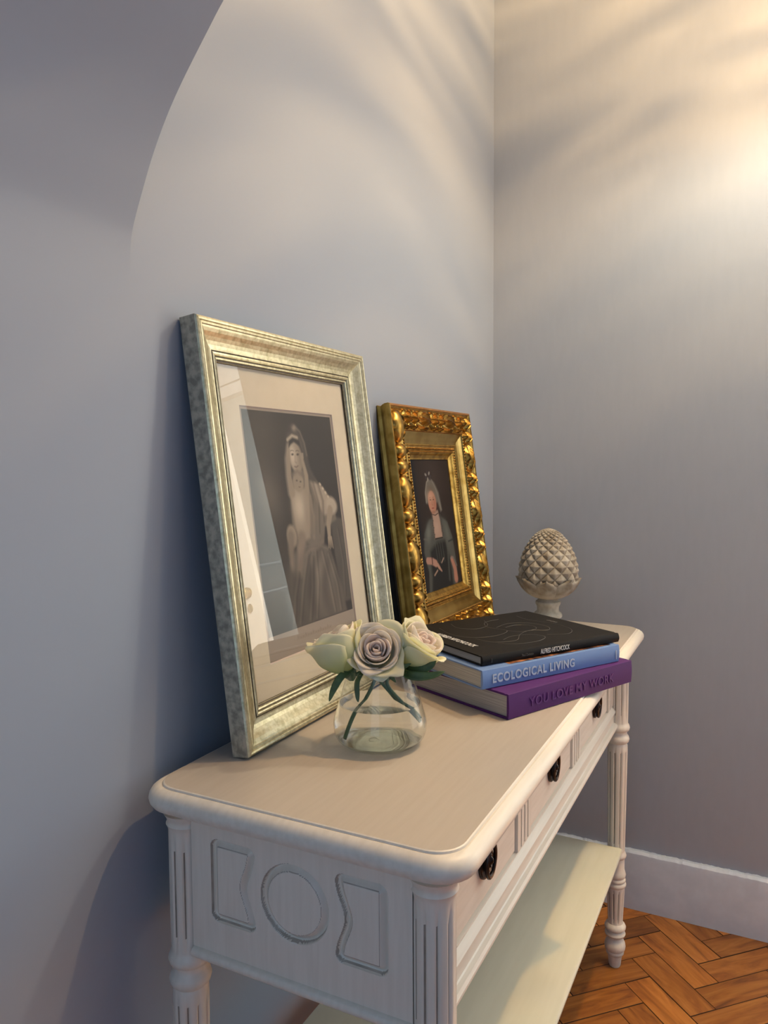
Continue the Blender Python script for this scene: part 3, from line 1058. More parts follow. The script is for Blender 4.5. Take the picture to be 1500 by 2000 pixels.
    for ex, ez in ((0.385, 0.678), (0.418, 0.672)):
        P.ell(ex, ez, 0.007, 0.004, (0.08, 0.06, 0.05), 0, 0.003, 0.85)
    P.line([(0.396, 0.647), (0.410, 0.646)], 0.003, (0.2, 0.15, 0.12), 0.8)
    P.line([(0.35, 0.705), (0.40, 0.722), (0.44, 0.70)], 0.009, (0.22, 0.185, 0.15), 0.7, 0.008)
    P.ell(0.285, 0.42, 0.042, 0.052, Sk, 0.2, 0.008)
    P.line([(0.275, 0.42), (0.262, 0.34), (0.255, 0.27)], (0.030, 0.013), (0.23, 0.19, 0.148), 1, 0.012)
    P.line([(0.37, 0.40), (0.345, 0.33), (0.315, 0.25), (0.305, 0.20)], (0.036, 0.013), (0.25, 0.205, 0.16), 1, 0.012)
    P.poly([(0.22, 0.29), (0.27, 0.25), (0.33, 0.235), (0.42, 0.33), (0.46, 0.20), (0.40, 0.0), (0.20, 0.0)], (0.105, 0.09, 0.073), 0.02, 0.85)
    for q in ([(0.40, 0.32), (0.33, 0.18), (0.27, 0.02)], [(0.30, 0.24), (0.25, 0.14), (0.22, 0.03)], [(0.44, 0.30), (0.41, 0.16), (0.36, 0.02)]):
        folds(P, [q], (0.24, 0.20, 0.16), Dk, 0.010)
    P.line([(0.56, 0.37), (0.50, 0.345), (0.43, 0.345), (0.38, 0.32)], 0.008, (0.24, 0.2, 0.16), 0.7, 0.012)
    P.glow(0.33, 0.36, 0.015, 0.05, (0.25, 0.21, 0.17), 0.7, 0.3)
    P.line([(0.49, 0.60), (0.50, 0.50), (0.48, 0.40)], 0.010, (0.27, 0.23, 0.18), 0.8, 0.010)
    rs = np.random.RandomState(1)
    P.c = (P.c ** 1.15) * 1.12
    P.c *= (1 + 0.30 * np.sin(46 * (P.x + 0.25 * np.sin(5 * P.z + 1)) + 3 * P.z) * np.exp(-((P.x - 0.45) / 0.2) ** 2 - ((P.z - 0.18) / 0.16) ** 2))[..., None]
    P.c *= (0.975 + 0.05 * rs.rand(*X.shape))[..., None]
    return P.c


def sheet(X, Z):
    """whole sheet inside the mount: mezzotint on top of the plate margin with an inscription"""
    asp = 0.249 / 0.365
    c = np.zeros(X.shape + (3,)) + np.array((0.33, 0.27, 0.215))
    z0, z1, xa, xb = 0.100, 0.988, 0.022, 0.978
    P = Paint(X, Z, asp, (0.33, 0.27, 0.215))
    for k in range(14):                      # faded copperplate script: unreadable loops in the margin
        x_ = (0.30 + 0.028 * k) * asp
        hgt = 0.010 + 0.008 * ((k * 7) % 3 == 0)
        P.line([(x_, 0.052), (x_ + 0.004, 0.052 + hgt), (x_ + 0.009, 0.054), (x_ + 0.014, 0.058 + hgt * 0.4)], 0.0012, (0.20, 0.15, 0.12), 0.7, 0.002)
    c = P.c
    ins = (X > xa) & (X < xb) & (Z > z0) & (Z < z1)
    pic = mezzotint(np.clip((X - xa) / (xb - xa), 0, 1), np.clip((Z - z0) / (z1 - z0), 0, 1))
    return np.where(ins[..., None], pic, c)


def oil(X, Z):
    """half-length woman in a lace cap and dark gown on a brown ground"""
    asp = 0.66
    P = Paint(X, Z, asp, (0.026, 0.018, 0.015))
    P.glow(0.36, 0.86, 0.22, 0.28, (0.050, 0.034, 0.028), 0.9)
    P.poly([(-.1, -.1), (0.06, -.1), (0.06, 1.1), (-.1, 1.1)], (0.010, 0.011, 0.016), 0.03)
    Sk, Sk2 = (0.50, 0.26, 0.17), (0.60, 0.36, 0.25)
    G, Gd, Gl = (0.085, 0.088, 0.078), (0.018, 0.018, 0.018), (0.20, 0.205, 0.18)
    # gown
    P.poly([(0.10, 0.44), (0.20, 0.535), (0.30, 0.56), (0.42, 0.55), (0.52, 0.50), (0.58, 0.38), (0.60, 0.15), (0.58, -.05), (0.06, -.05), (0.10, 0.15), (0.06, 0.30)], G, 0.010)
    P.poly([(0.16, 0.30), (0.30, 0.36), (0.44, 0.36), (0.50, 0.2), (0.50, -.05), (0.10, -.05), (0.14, 0.1)], Gd, 0.02)
    P.glow(0.17, 0.44, 0.04, 0.07, Gl, 0.7, -0.4)
    P.glow(0.49, 0.42, 0.04, 0.09, (0.16, 0.165, 0.145), 0.7, 0.3)
    for x_ in (0.26, 0.30, 0.34, 0.38):
        P.line([(x_, 0.35), (x_ + 0.01, 0.20)], 0.004, (0.11, 0.115, 0.10), 0.6, 0.006)
    P.line([(0.46, 0.50), (0.47, 0.30), (0.44, 0.05)], 0.012, (0.11, 0.115, 0.10), 0.6, 0.012)
    for k in range(5):
        P.line([(0.53 + 0.014 * k, 0.33), (0.53 + 0.016 * k, 0.18)], 0.003, (0.10, 0.085, 0.075), 0.6, 0.004)
    P.line([(0.50, 0.345), (0.60, 0.355)], 0.007, (0.03, 0.03, 0.03), 0.9, 0.004)
    P.line([(0.08, 0.40), (0.16, 0.39)], 0.006, (0.15, 0.14, 0.12), 0.7, 0.004)
    # neck and bosom
    P.poly([(0.27, 0.60), (0.375, 0.60), (0.39, 0.53), (0.405, 0.385), (0.265, 0.385), (0.27, 0.53)], (0.42, 0.28, 0.215), 0.010)
    P.glow(0.32, 0.47, 0.05, 0.05, (0.50, 0.35, 0.27), 0.7)
    P.line([(0.27, 0.385), (0.405, 0.385)], 0.006, (0.012, 0.012, 0.012), 0.9, 0.003)
    for side in (0.262, 0.412):
        for k in range(10):
            P.ell(side + 0.006 * math.sin(k * 2), 0.40 + 0.018 * k, 0.010, 0.008, (0.075, 0.062, 0.052), 0, 0.004, 0.9)
    P.line([(0.275, 0.575), (0.32, 0.565), (0.375, 0.578)], 0.004, (0.02, 0.015, 0.012), 0.9, 0.003)
    # lace cap, hair, face
    P.poly([(0.195, 0.66), (0.19, 0.74), (0.235, 0.82), (0.30, 0.855), (0.37, 0.82), (0.43, 0.74), (0.455, 0.60), (0.42, 0.585), (0.39, 0.66)], (0.17, 0.155, 0.13), 0.010, 0.85)
    P.line([(0.195, 0.67), (0.20, 0.75), (0.24, 0.825), (0.27, 0.84)], 0.006, (0.38, 0.36, 0.30), 0.7, 0.005)
    P.line([(0.33, 0.84), (0.385, 0.77), (0.42, 0.68), (0.435, 0.60)], 0.005, (0.30, 0.28, 0.24), 0.6, 0.006)
    P.glow(0.295, 0.765, 0.06, 0.045, (0.14, 0.105, 0.075), 0.85)
    for k in range(7):
        a = k * 0.9
        P.ell(0.275 + 0.040 * math.cos(a), 0.872 + 0.026 * math.sin(a), 0.016, 0.010, (0.30, 0.28, 0.25) if k % 2 else (0.05, 0.04, 0.045), a, 0.003)
    P.ell(0.295, 0.668, 0.067, 0.088, Sk, 0.03, 0.006)
    P.glow(0.275, 0.715, 0.05, 0.035, Sk2, 0.8)
    P.glow(0.335, 0.655, 0.030, 0.045, (0.36, 0.13, 0.085), 0.7)
    P.glow(0.255, 0.650, 0.020, 0.022, (0.56, 0.22, 0.15), 0.6)
    for ex in (0.268, 0.322):
        P.ell(ex, 0.688, 0.011, 0.005, (0.05, 0.03, 0.02), 0, 0.003, 0.85)
        P.line([(ex - 0.015, 0.704), (ex + 0.012, 0.706)], 0.002, (0.20, 0.11, 0.07), 0.7, 0.003)
    P.line([(0.293, 0.69), (0.287, 0.650), (0.300, 0.646)], 0.003, (0.27, 0.11, 0.07), 0.7, 0.004)
    P.line([(0.280, 0.622), (0.312, 0.622)], 0.0045, (0.30, 0.05, 0.04), 0.9, 0.003)
    P.glow(0.30, 0.592, 0.045, 0.012, (0.22, 0.10, 0.07), 0.6)
    # hands
    P.line([(0.10, 0.235), (0.17, 0.225), (0.23, 0.20)], (0.026, 0.028), (0.44, 0.24, 0.18), 1, 0.006)
    P.line([(0.175, 0.255), (0.172, 0.205)], 0.007, (0.03, 0.01, 0.015), 0.9, 0.004)
    for k in range(4):
        P.line([(0.235 + 0.010 * k, 0.20 - 0.004 * k), (0.275 + 0.014 * k, 0.155 - 0.008 * k)], (0.010, 0.006), (0.44, 0.25, 0.18), 1, 0.004)
    P.line([(0.185, 0.115), (0.245, 0.145)], 0.007, (0.40, 0.27, 0.20), 0.9, 0.004)
    P.line([(0.33, 0.195), (0.375, 0.225)], 0.006, (0.40, 0.27, 0.20), 0.9, 0.004)
    P.line([(0.52, 0.20), (0.56, 0.12), (0.56, 0.04)], (0.022, 0.034), (0.42, 0.20, 0.14), 1, 0.008)
    P.line([(0.50, 0.21), (0.55, 0.215), (0.60, 0.14)], 0.006, (0.22, 0.19, 0.17), 0.8, 0.004)
    P.c *= 0.80
    return P.c


# ---------------- silver frame
SX, SY, SYAW, SL, SW, SH, ST = -1.2689, -0.1040, -0.0012, 0.1278, 0.4513, 0.5795, 0.0304
ms = FM(SX, SY, SYAW, SL, H + ST * math.sin(SL) + 0.0003)
F1 = thing('picture_frame', None, 'large champagne silver picture frame with a sepia mezzotint of a seated woman and child', 'picture frame', None, ms)
prof = [(0.003, ST), (0.0, ST - 0.002), (0.0, 0.0035), (0.0012, 0.0010), (0.0035, 0.0), (0.0060, 0.0004), (0.0070, 0.0016), (0.0078, 0.0010),
        (0.0105, 0.0010), (0.0115, 0.0022), (0.0140, 0.0030), (0.0180, 0.0052), (0.0230, 0.0088), (0.0280, 0.0118), (0.0330, 0.0138), (0.0375, 0.0146),
        (0.0395, 0.0146), (0.0400, 0.0160), (0.0412, 0.0160), (0.0417, 0.0144), (0.0440, 0.0138), (0.0458, 0.0146), (0.0464, 0.0166),
        (0.0476, 0.0168), (0.0484, 0.0160), (0.0505, 0.0166), (0.0512, 0.0186), (0.0535, 0.0190), (0.0539, 0.0206), (0.0539, 0.0235)]
mi = [1 if k < 2 else (2 if k in (17, 18, 22, 26, 28) else 0) for k in range(len(prof) - 1)]
for side in range(4):
    mb = MB()
    rail(mb, SW, SH, prof, side, mi)
    mb.build('frame_rail', [M['silver'], M['silver_side'], M['dark_line']], F1, True, False, 38)
MB().box(0.004, SW - 0.004, 0.0275, ST - 0.0012, 0.004, SH - 0.004).build('backing_board', M['dark_back'], F1)
a = 0.0535
# mount with a window
xa, xb, za, zb = 0.0985, 0.3545, 0.0985, 0.4705
mb = MB()
o_ = [(a, 0.0242, a), (SW - a, 0.0242, a), (SW - a, 0.0242, SH - a), (a, 0.0242, SH - a)]
w1 = [(xa, 0.0242, za), (xb, 0.0242, za), (xb, 0.0242, zb), (xa, 0.0242, zb)]
w2 = [(xa + 0.0015, 0.0257, za + 0.0015), (xb - 0.0015, 0.0257, za + 0.0015), (xb - 0.0015, 0.0257, zb - 0.0015), (xa + 0.0015, 0.0257, zb - 0.0015)]
for k, (p_, q_) in enumerate(((o_, w1), (w1, w2))):
    mb.add(p_ + q_, [(i, (i + 1) % 4, (i + 1) % 4 + 4, i + 4) for i in range(4)], k)
mb.build('mount', [M['mat'], M['mat_edge']], F1)
painted('print', xb - xa, zb - za, 300, 430, sheet, M['print'], F1, xa, za, 0.0260)
MB().add([(a, 0.0222, a), (SW - a, 0.0222, a), (SW - a, 0.0222, SH - a), (a, 0.0222, SH - a)], [(0, 1, 2, 3)]).build('glass_pane', M['pane'], F1)

# ---------------- gold frame
GX, GY, GYAW, GL, GW, GH, GT = -0.7137, -0.0901, -0.0313, 0.1335, 0.4104, 0.5007, 0.0450
GY = -0.0960
mg = FM(GX, GY, GYAW, GL, H + GT * math.sin(GL) + 0.0003)
F2 = thing('picture_frame', None, 'ornate carved gold frame round a small oil portrait of a woman in lace cap', 'picture frame', None, mg)
prof = [(0.016, GT), (0.016, 0.036), (0.004, 0.034), (0.001, 0.028), (0.004, 0.022), (0.0015, 0.016), (0.0, 0.010), (0.0, 0.002), (0.0015, 0.0), (0.0045, 0.0),
        (0.0055, 0.0018), (0.0080, 0.0030), (0.012, 0.0060), (0.030, 0.0080), (0.046, 0.0060), (0.049, 0.0046), (0.0515, 0.0050), (0.0525, 0.0070),
        (0.0560, 0.0082), (0.0630, 0.0120), (0.0700, 0.0148), (0.0760, 0.0160), (0.0775, 0.0150), (0.0795, 0.0150), (0.0805, 0.0168),
        (0.0830, 0.0160), (0.0900, 0.0160), (0.0920, 0.0178), (0.0945, 0.0170), (0.0965, 0.0180), (0.1000, 0.0215), (0.1060, 0.0245), (0.1085, 0.0245), (0.1090, 0.0290)]
mi = []
for k in range(len(prof) - 1):
    mi.append(2 if k < 1 else 1 if k < 8 else (0 if k < 17 else (3 if 17 <= k <= 21 else 0)))
def arc_refine(pr_, mi_):
    return pr_, mi_
for side in range(4):
    mb = MB()
    m2 = list(mi)
    if side == 2:
        m2 = [4 if 1 <= k < 10 else v for k, v in enumerate(mi)]
    rail(mb, GW, GH, prof, side, m2)
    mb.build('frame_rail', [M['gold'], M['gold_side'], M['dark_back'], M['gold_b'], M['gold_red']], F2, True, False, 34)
MB().box(0.02, GW - 0.02, 0.032, 0.040, 0.02, GH - 0.02).build('backing_board', M['dark_back'], F2)
painted('portrait', GW - 2 * 0.1085, GH - 2 * 0.1085, 150, 250, oil, M['oil'], F2, 0.1085, 0.1085, 0.0262)


# carved lobes: one long gadroon with leaf edges, one short shell
def lobe_mesh(L, Wd, hgt, style):
    """length along local x, width along z, raised towards -y"""
    nx, nz_ = 22, 16
    rows = []
    for i in range(nx + 1):
        t = i / nx
        row = []
        env = math.sin(PI * min(max(t, 0.0), 1.0)) ** (0.45 if style == 'long' else 0.5)
        for j in range(nz_ + 1):
            s_ = -1 + 2 * j / nz_
            x = (t - 0.5) * L
            scal = 1 + 0.10 * math.sin(t * PI * (7 if style == 'long' else 3)) * (abs(s_) ** 2)
            z = s_ * Wd / 2 * max(env, 0.05) * scal
            h = hgt * env * math.sqrt(max(0, 1 - abs(s_) ** 2.4))
            if s_ > 0.30:      # curled leaf edge on the inner side
                h = h * 0.62 + hgt * 0.55 * env * math.exp(-((s_ - 0.78) / 0.14) ** 2) * (0.75 + 0.25 * math.cos(t * PI * (8 if style == 'long' else 4)))
            h -= hgt * 0.35 * env * math.exp(-((s_ - 0.42) / 0.09) ** 2)
            if style == 'leaf':
                h += hgt * 0.48 * env * math.cos(s_ * PI * 2.5 + (t - 0.5) * 7) * (1 - abs(s_) ** 4)
            row.append((x, -max(h, -0.0005), z))
        rows.append(row)
    mb_ = MB()
    mb_.grid(rows)
    return mb_
protos = {}
for key, (L_, Wd, hg, st) in dict(long=(0.068, 0.047, 0.0160, 'long'), short=(0.032, 0.045, 0.0150, 'short'),
                                  leaf_long=(0.068, 0.047, 0.0125, 'leaf'), leaf_short=(0.032, 0.045, 0.0125, 'leaf')).items():
    protos[key] = lobe_mesh(L_, Wd, hg, st)
mesh_cache = {}
def put_lobe(key, M4):
    if key not in mesh_cache:
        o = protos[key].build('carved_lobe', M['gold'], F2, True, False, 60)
        mesh_cache[key] = o
    else:
        o = mesh_cache[key].copy()
        COL.objects.link(o)
        o.parent = F2
    o.matrix_basis = M4
seq = [('long', 0.066), ('short', 0.031), ('short', 0.031)]
def run(length, start, pat0):
    out, p_, k = [], start, pat0
    while p_ + 0.024 < length - start + 0.02:
        key, L_ = seq[k % 3]
        if p_ + L_ > length - start + 0.012: 
            key, L_ = seq[1]
            if p_ + L_ > length - start + 0.014: break
        out.append((key, p_ + L_ / 2))
        p_ += L_ * 1.02
        k += 1
    return out
bc = 0.029           # centre line of the carved band
yb_ = 0.0075
for key, p_ in run(GH, 0.012, 0):     # left rail, from the top down
    put_lobe(key, Matrix.Translation((bc, yb_, GH - p_)) @ Matrix.Rotation(PI / 2, 4, 'Y'))
for key, p_ in run(GH, 0.012, 1):     # right rail
    put_lobe('leaf_' + key, Matrix.Translation((GW - bc, yb_, GH - p_)) @ Matrix.Rotation(-PI / 2, 4, 'Y'))
for key, p_ in run(GW - 0.10, 0.004, 1):     # top rail
    put_lobe('leaf_' + key, Matrix.Translation((0.052 + p_, yb_, GH - bc)) @ Matrix.Rotation(PI, 4, 'Y'))
for key, p_ in run(GW - 0.10, 0.004, 1):     # bottom rail
    put_lobe('leaf_' + key, Matrix.Translation((0.052 + p_, yb_, bc)))

# small leaf-tip beading nearest the picture
mb = MB()
def bead(cx, cz, rx, rz, y, h):
    n, ring = 8, []
    v = [(cx, y - h, cz)]
    for r_, d_ in ((0.6, 0.8), (1.0, 0.0)):
        for j in range(n):
            t_ = 2 * PI * j / n
            v.append((cx + rx * r_ * math.cos(t_), y - h * d_, cz + rz * r_ * math.sin(t_)))
    f = [(0, 1 + (j + 1) % n, 1 + j) for j in range(n)] + [(1 + j, 1 + (j + 1) % n, 1 + n + (j + 1) % n, 1 + n + j) for j in range(n)]
    mb.add(v, f)
st_ = 0.0062
for ins, ry_, yy, hh in ((0.0865, 0.0030, 0.0162, 0.0026), (0.0930, 0.0018, 0.0175, 0.0018)):
    n = int((GH - 2 * ins) / st_)
    for k in range(n + 1):
        c_ = ins + (GH - 2 * ins) * k / n
        bead(ins, c_, ry_, 0.0026, yy, hh); bead(GW - ins, c_, ry_, 0.0026, yy, hh)
    n = int((GW - 2 * ins) / st_)
    for k in range(1, n):
        c_ = ins + (GW - 2 * ins) * k / n
        bead(c_, ins, 0.0026, ry_, yy, hh); bead(c_, GH - ins, 0.0026, ry_, yy, hh)
n = int(GH / 0.0085)
for k in range(1, n):                  # scalloped line inside the lobes
    c_ = 0.05 + (GH - 0.10) * k / n
    bead(0.0508, c_, 0.0026, 0.0042, 0.0046, 0.0022); bead(GW - 0.0508, c_, 0.0026, 0.0042, 0.0046, 0.0022)
n = int(GW / 0.0085)
for k in range(1, n):
    c_ = 0.05 + (GW - 0.10) * k / n
    bead(c_, 0.0508, 0.0042, 0.0026, 0.0046, 0.0022); bead(c_, GH - 0.0508, 0.0042, 0.0026, 0.0046, 0.0022)
o = mb.build('beading', M['gold_b'], F2, True, False, 60)
o['kind'] = 'stuff'


# ------------------------------------------------------------------ books
def book(name, x, y, ang, W, D, z, th, label, cov, pages, board=0.0028, over=0.003, round_=0.0):
    """spine along local x at y=0, pages towards +y"""
    Mx = Matrix.Translation((x, y, z)) @ Matrix.Rotation(ang, 4, 'Z')
    B = thing(name, None, label, 'book', 'books stacked on the table', Mx)
    mb_ = MB()
    hinge = 0.0075
    k = 7
    outer, inner = [], []
    # cross section (y, z) of the case, from the lower fore edge round the spine to the upper fore edge
    sec_o = [(D, 0), (hinge + 0.004, 0), (hinge, 0.0007), (hinge - 0.004, 0)]
    for i in range(k + 1):
        t = i / k
        sec_o.append((0.0012 - round_ * math.sin(PI * t) - 0.0012 * math.sin(PI * t), 0.0008 + (th - 0.0016) * t))
    sec_o += [(hinge - 0.004, th), (hinge, th - 0.0007), (hinge + 0.004, th), (D, th)]
    sec_i = [(D, board), (hinge, board)] + [(0.0045, board + (th - 2 * board) * i / (k + 3)) for i in range(k + 4)] + [(hinge, th - board), (D, th - board)]
    m_ = min(len(sec_o), len(sec_i))
    sec_i = sec_i[:1] + [sec_i[1]] * (len(sec_o) - len(sec_i)) + sec_i[1:] if len(sec_i) < len(sec_o) else sec_i[:len(sec_o)]
    for xx in (0, W):
        outer.append([(xx, a_, b_) for a_, b_ in sec_o])
        inner.append([(xx, a_, b_) for a_, b_ in sec_i])
    mb_.grid(outer)
    mb_.grid([inner[1], inner[0]])
    mb_.grid([inner[0], outer[0]])
    mb_.grid([outer[1], inner[1]])
    for s0, s1 in ((0, 0), (-1, -1)):
        q = [outer[0][s0], outer[1][s0], inner[1][s0], inner[0][s0]]
        mb_.add(q, [(0, 1, 2, 3)])
    mb_.build('cover', cov, B, True, False, 30)
    pm = MB()
    n = 10
    rows = []
    for xx in (over, W - over):
        sec = [(0.005, board), (D - over, board)] + [(D - over - 0.0025 * math.sin(PI * i / n), board + (th - 2 * board) * i / n) for i in range(1, n)] + [(D - over, th - board), (0.005, th - board)]
        rows.append([(xx, a_, b_) for a_, b_ in sec])
    pm.grid(rows, True, 0, True, True)
    pm.build('page_block', pages, B, True, False, 30)
    return B


BP = book('book', -0.9735, -0.3565, -0.436, 0.3115, 0.2248, H + 0.0002, 0.0390,
          'thick purple cloth-bound book at the bottom of the stack', M['purple'], M['pages_g'], 0.0032, 0.0035)
BB = book('book', -0.9702, -0.3141, -0.5395, 0.3030, 0.2000, H + 0.0394, 0.0300,
          'pale blue book with white spine lettering, middle of the stack', M['blue'], M['pages'], 0.0022, 0.0025, 0.0006)
BK = book('book', -0.9492, -0.3062, -0.5607, 0.3006, 0.2412, H + 0.0696, 0.0160,
          'thin black book with white lettering on top of the stack', M['black'], M['pages_g'], 0.0024, 0.003, 0.0012)
# spine lettering: text plane x along the spine, up = +z, facing -y
def spine_M(x, z, y=-0.0018):
    return basis((x, y, z), (1, 0, 0), (0, 0, 1), (0, -1, 0))
text_mesh('spine_title', 'ECOLOGICAL LIVING', M['pale_ink'], BB, spine_M(0.018, 0.0085, -0.0012), 0.0190, 0.88, 0.0004, 0.0004, 1.12)
text_mesh('spine_title', 'ALFRED HITCHCOCK', M['white_ink'], BK, spine_M(0.118, 0.0044, -0.0016), 0.0112, 0.58, 0.0, 0.0004, 1.02)
text_mesh('spine_author', 'Paul Duncan', M['grey_line'], BK, spine_M(0.078, 0.0055, -0.0016), 0.0058, 0.85, 0.0001, 0.0004)
text_mesh('spine_mark', 'I', M['grey_line'], BK, spine_M(0.016, 0.0042, -0.0016), 0.010, 0.8, 0.0001, 0.0004)
text_mesh('spine_mark', 'I', M['pale_ink'], BB, spine_M(0.292, 0.006, -0.0012), 0.022, 0.6, 0.0002, 0.0004)
text_mesh('spine_title', 'YOU LOVE MY WORK', M['purple_e'], BP, spine_M(0.045, 0.0120, -0.0008), 0.0200, 1.0, 0.0002, 0.0004, 1.1)
# black cover: title running along the left edge, publisher's mark at the far edge, fine contour drawing
def top_M(x, y, z, ang=0.0):
    c_, s_ = math.cos(ang), math.sin(ang)
    return basis((x, y, z), (c_, s_, 0), (-s_, c_, 0), (0, 0, 1))
text_mesh('cover_title', 'ALFRED HITCHCOCK', M['white_ink'], BK, top_M(0.026, 0.168, 0.01602, -PI / 2), 0.0165, 0.72, 0.0003, 0.00025, 0.95)
text_mesh('cover_mark', 'CINEMA', M['grey_line'], BK, top_M(0.270, 0.150, 0.01602, -PI / 2), 0.0090, 0.8, 0.0004, 0.00025)
mb = MB()
def contour(pts, w=0.00045):
    pts = catmull(pts, 8)
    mb.tube([(x, y, 0.0159) for x, y in pts], w, 5)
contour([(0.075, 0.055), (0.10, 0.035), (0.145, 0.032), (0.175, 0.05), (0.165, 0.075), (0.13, 0.082), (0.10, 0.07)])
contour([(0.065, 0.10), (0.075, 0.065), (0.115, 0.055), (0.150, 0.085), (0.185, 0.10), (0.215, 0.085), (0.235, 0.11), (0.225, 0.15), (0.19, 0.165), (0.15, 0.15)])
contour([(0.15, 0.12), (0.17, 0.10), (0.205, 0.105), (0.215, 0.13), (0.195, 0.148), (0.165, 0.142)])
contour([(0.06, 0.20), (0.05, 0.15), (0.065, 0.11), (0.11, 0.10), (0.15, 0.12), (0.14, 0.16), (0.16, 0.195), (0.20, 0.205)])
contour([(0.10, 0.22), (0.09, 0.185), (0.115, 0.16), (0.15, 0.175), (0.17, 0.21)])
contour([(0.19, 0.06), (0.225, 0.045), (0.255, 0.07), (0.262, 0.12), (0.245, 0.17), (0.25, 0.21)])
o = mb.build('cover_drawing', M['grey_line'], BK, True)
# picture on the blue book's front board, peeping out below the black one
MB().box(0.060, 0.290, 0.0085, 0.120, 0.0300, 0.0302).build('cover_picture', M['photo_strip'], BB)

# ------------------------------------------------------------------ stone pine cone
PX, PY = -0.188, -0.208
P_ = thing('pine_cone_finial', (PX, PY, H), 'weathered stone pine cone ornament on a small turned foot at the far end', 'ornament')
mb = MB()
NT, NZ = 288, 190
def cone_r(t):
    # t 0 bottom of the cone, 1 top
    pts = [(0.0, 0.024), (0.06, 0.045), (0.14, 0.060), (0.25, 0.0695), (0.36, 0.0725), (0.48, 0.0705), (0.60, 0.065), (0.72, 0.0560), (0.83, 0.0440), (0.91, 0.032), (0.965, 0.0200), (0.99, 0.0105), (1.0, 0.001)]
    for (a_, ra), (b_, rb_) in zip(pts, pts[1:]):
        if t <= b_:
            u_ = (t - a_) / (b_ - a_)
            return ra + (rb_ - ra) * u_
    return 0.001
rt = [cone_r(i / NZ) for i in range(NZ + 1)]
for _ in range(14):
    rt = [rt[0]] + [(rt[i - 1] + 2 * rt[i] + rt[i + 1]) / 4 for i in range(1, NZ)] + [rt[-1]]
rows = []
acc = 0.0
for i in range(NZ + 1):
    t = i / NZ
    z = 0.046 + 0.176 * t
    r0 = rt[i]
    if i:
        acc += math.hypot(0.176 / NZ, rt[i] - rt[i - 1]) / max(0.016, r0)
    row = []
    for j in range(NT):
        th_ = 2 * PI * j / NT
        a_ = 13 * th_ / (2 * PI) + acc * 2.25
        b_ = 13 * th_ / (2 * PI) - acc * 2.25
        fa, fb = abs((a_ % 1) - 0.5) * 2, abs((b_ % 1) - 0.5) * 2
        pyr = 1 - max(fa, fb)
        pyr = min(pyr * 1.25, 1)
        amp = 0.0062 * min(1, r0 / 0.030) * ss(0.16, 0.26, t)
        row.append(((r0 - 0.004 + amp * pyr ** 0.8) * math.cos(th_), (r0 - 0.004 + amp * pyr ** 0.8) * math.sin(th_), z))
    rows.append(row)
mb.grid(rows, True, 0, True, True)
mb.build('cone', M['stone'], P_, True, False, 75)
# leaves round the bottom of the cone
lf = None
for k in range(8):
    if lf is None:
        mb = MB()
        rows = []
        nn, mm = 14, 10
        for i in range(nn + 1):
            t = i / nn
            tt = 0.02 + 0.30 * t
            rr_ = cone_r(tt) + 0.0008 + 0.0030 * t ** 3
            zz = 0.046 + 0.176 * tt
            if t > 0.9: rr_ += 0.0025 * (t - 0.9) * 10; zz -= 0.001
            wv = 0.030 * (math.sin(PI * min(t * 0.62 + 0.25, 1)) ** 0.8) * (1 - ss(0.72, 1.0, t) * 0.92)
            row = []
            for j in range(mm + 1):
                s_ = -1 + 2 * j / mm
                ang = s_ * wv / max(rr_, 0.02)
                lift = 0.0042 * (1 - abs(s_) ** 2) + 0.0018 * math.exp(-(s_ / 0.15) ** 2) - 0.003 * abs(s_) ** 3
                rr2 = rr_ + lift
                row.append((rr2 * math.cos(ang), rr2 * math.sin(ang), zz))
            rows.append(row)
        mb.grid(rows)
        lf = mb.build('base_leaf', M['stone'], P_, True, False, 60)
        o = lf
    else:
        o = lf.copy()
        COL.objects.link(o)
        o.parent = P_
    o.matrix_basis = Matrix.Rotation(2 * PI * k / 8 + 0.2, 4, 'Z') @ Matrix.Scale(1.0 if k % 2 else 0.985, 4)
mb = MB()
mb.lathe([(0.0, 0), (0.034, 0), (0.035, 0.004), (0.033, 0.010), (0.028, 0.013), (0.0265, 0.018), (0.0270, 0.026), (0.0300, 0.031), (0.0312, 0.035), (0.0300, 0.039),
          (0.0265, 0.041), (0.0245, 0.044), (0.0250, 0.049), (0.020, 0.052)], n=48)
mb.build('pedestal', M['stone_b'], P_, True)

# ------------------------------------------------------------------ vase with water
VX, VY = -1.136, -0.2245
V = thing('vase', (VX, VY, H), 'clear glass tapered vase half filled with water holding three roses', 'vase')
vp = [(0.0430, 0.0030), (0.0510, 0.0042), (0.0580, 0.0080), (0.0620, 0.0145), (0.0638, 0.0235), (0.0640, 0.0310), (0.0625, 0.0380), (0.0595, 0.0480),
      (0.0560, 0.0600), (0.0520, 0.0730), (0.0480, 0.0860), (0.0447, 0.0960), (0.0425, 0.1030)]
vps = catmull(vp, 4)
mb = MB()
mb.lathe([(0.0, 0.0042)] + vps, n=96, cap0=False, cap1=False)
rimz = 0.1032
mb.tube([(0.0425 * math.cos(2 * PI * j / 64), 0.0425 * math.sin(2 * PI * j / 64), rimz) for j in range(65)], 0.0009, 8)
mb.build('glass_wall', M['vase'], V, True, False, 60)
mb = MB()
mb.lathe([(0.0, 0.0), (0.040, 0.0), (0.0460, 0.0008), (0.0505, 0.0024), (0.0520, 0.0042), (0.0440, 0.0050), (0.030, 0.0052), (0.012, 0.0062), (0.0, 0.0066)], n=64, cap0=False, cap1=False)
mb.build('glass_base', M['vase'], V, True, False, 60)
mb = MB()
wl = 0.0570
wp = [(max(r - 0.0016, 0), z) for r, z in vps if 0.0085 < z < wl]
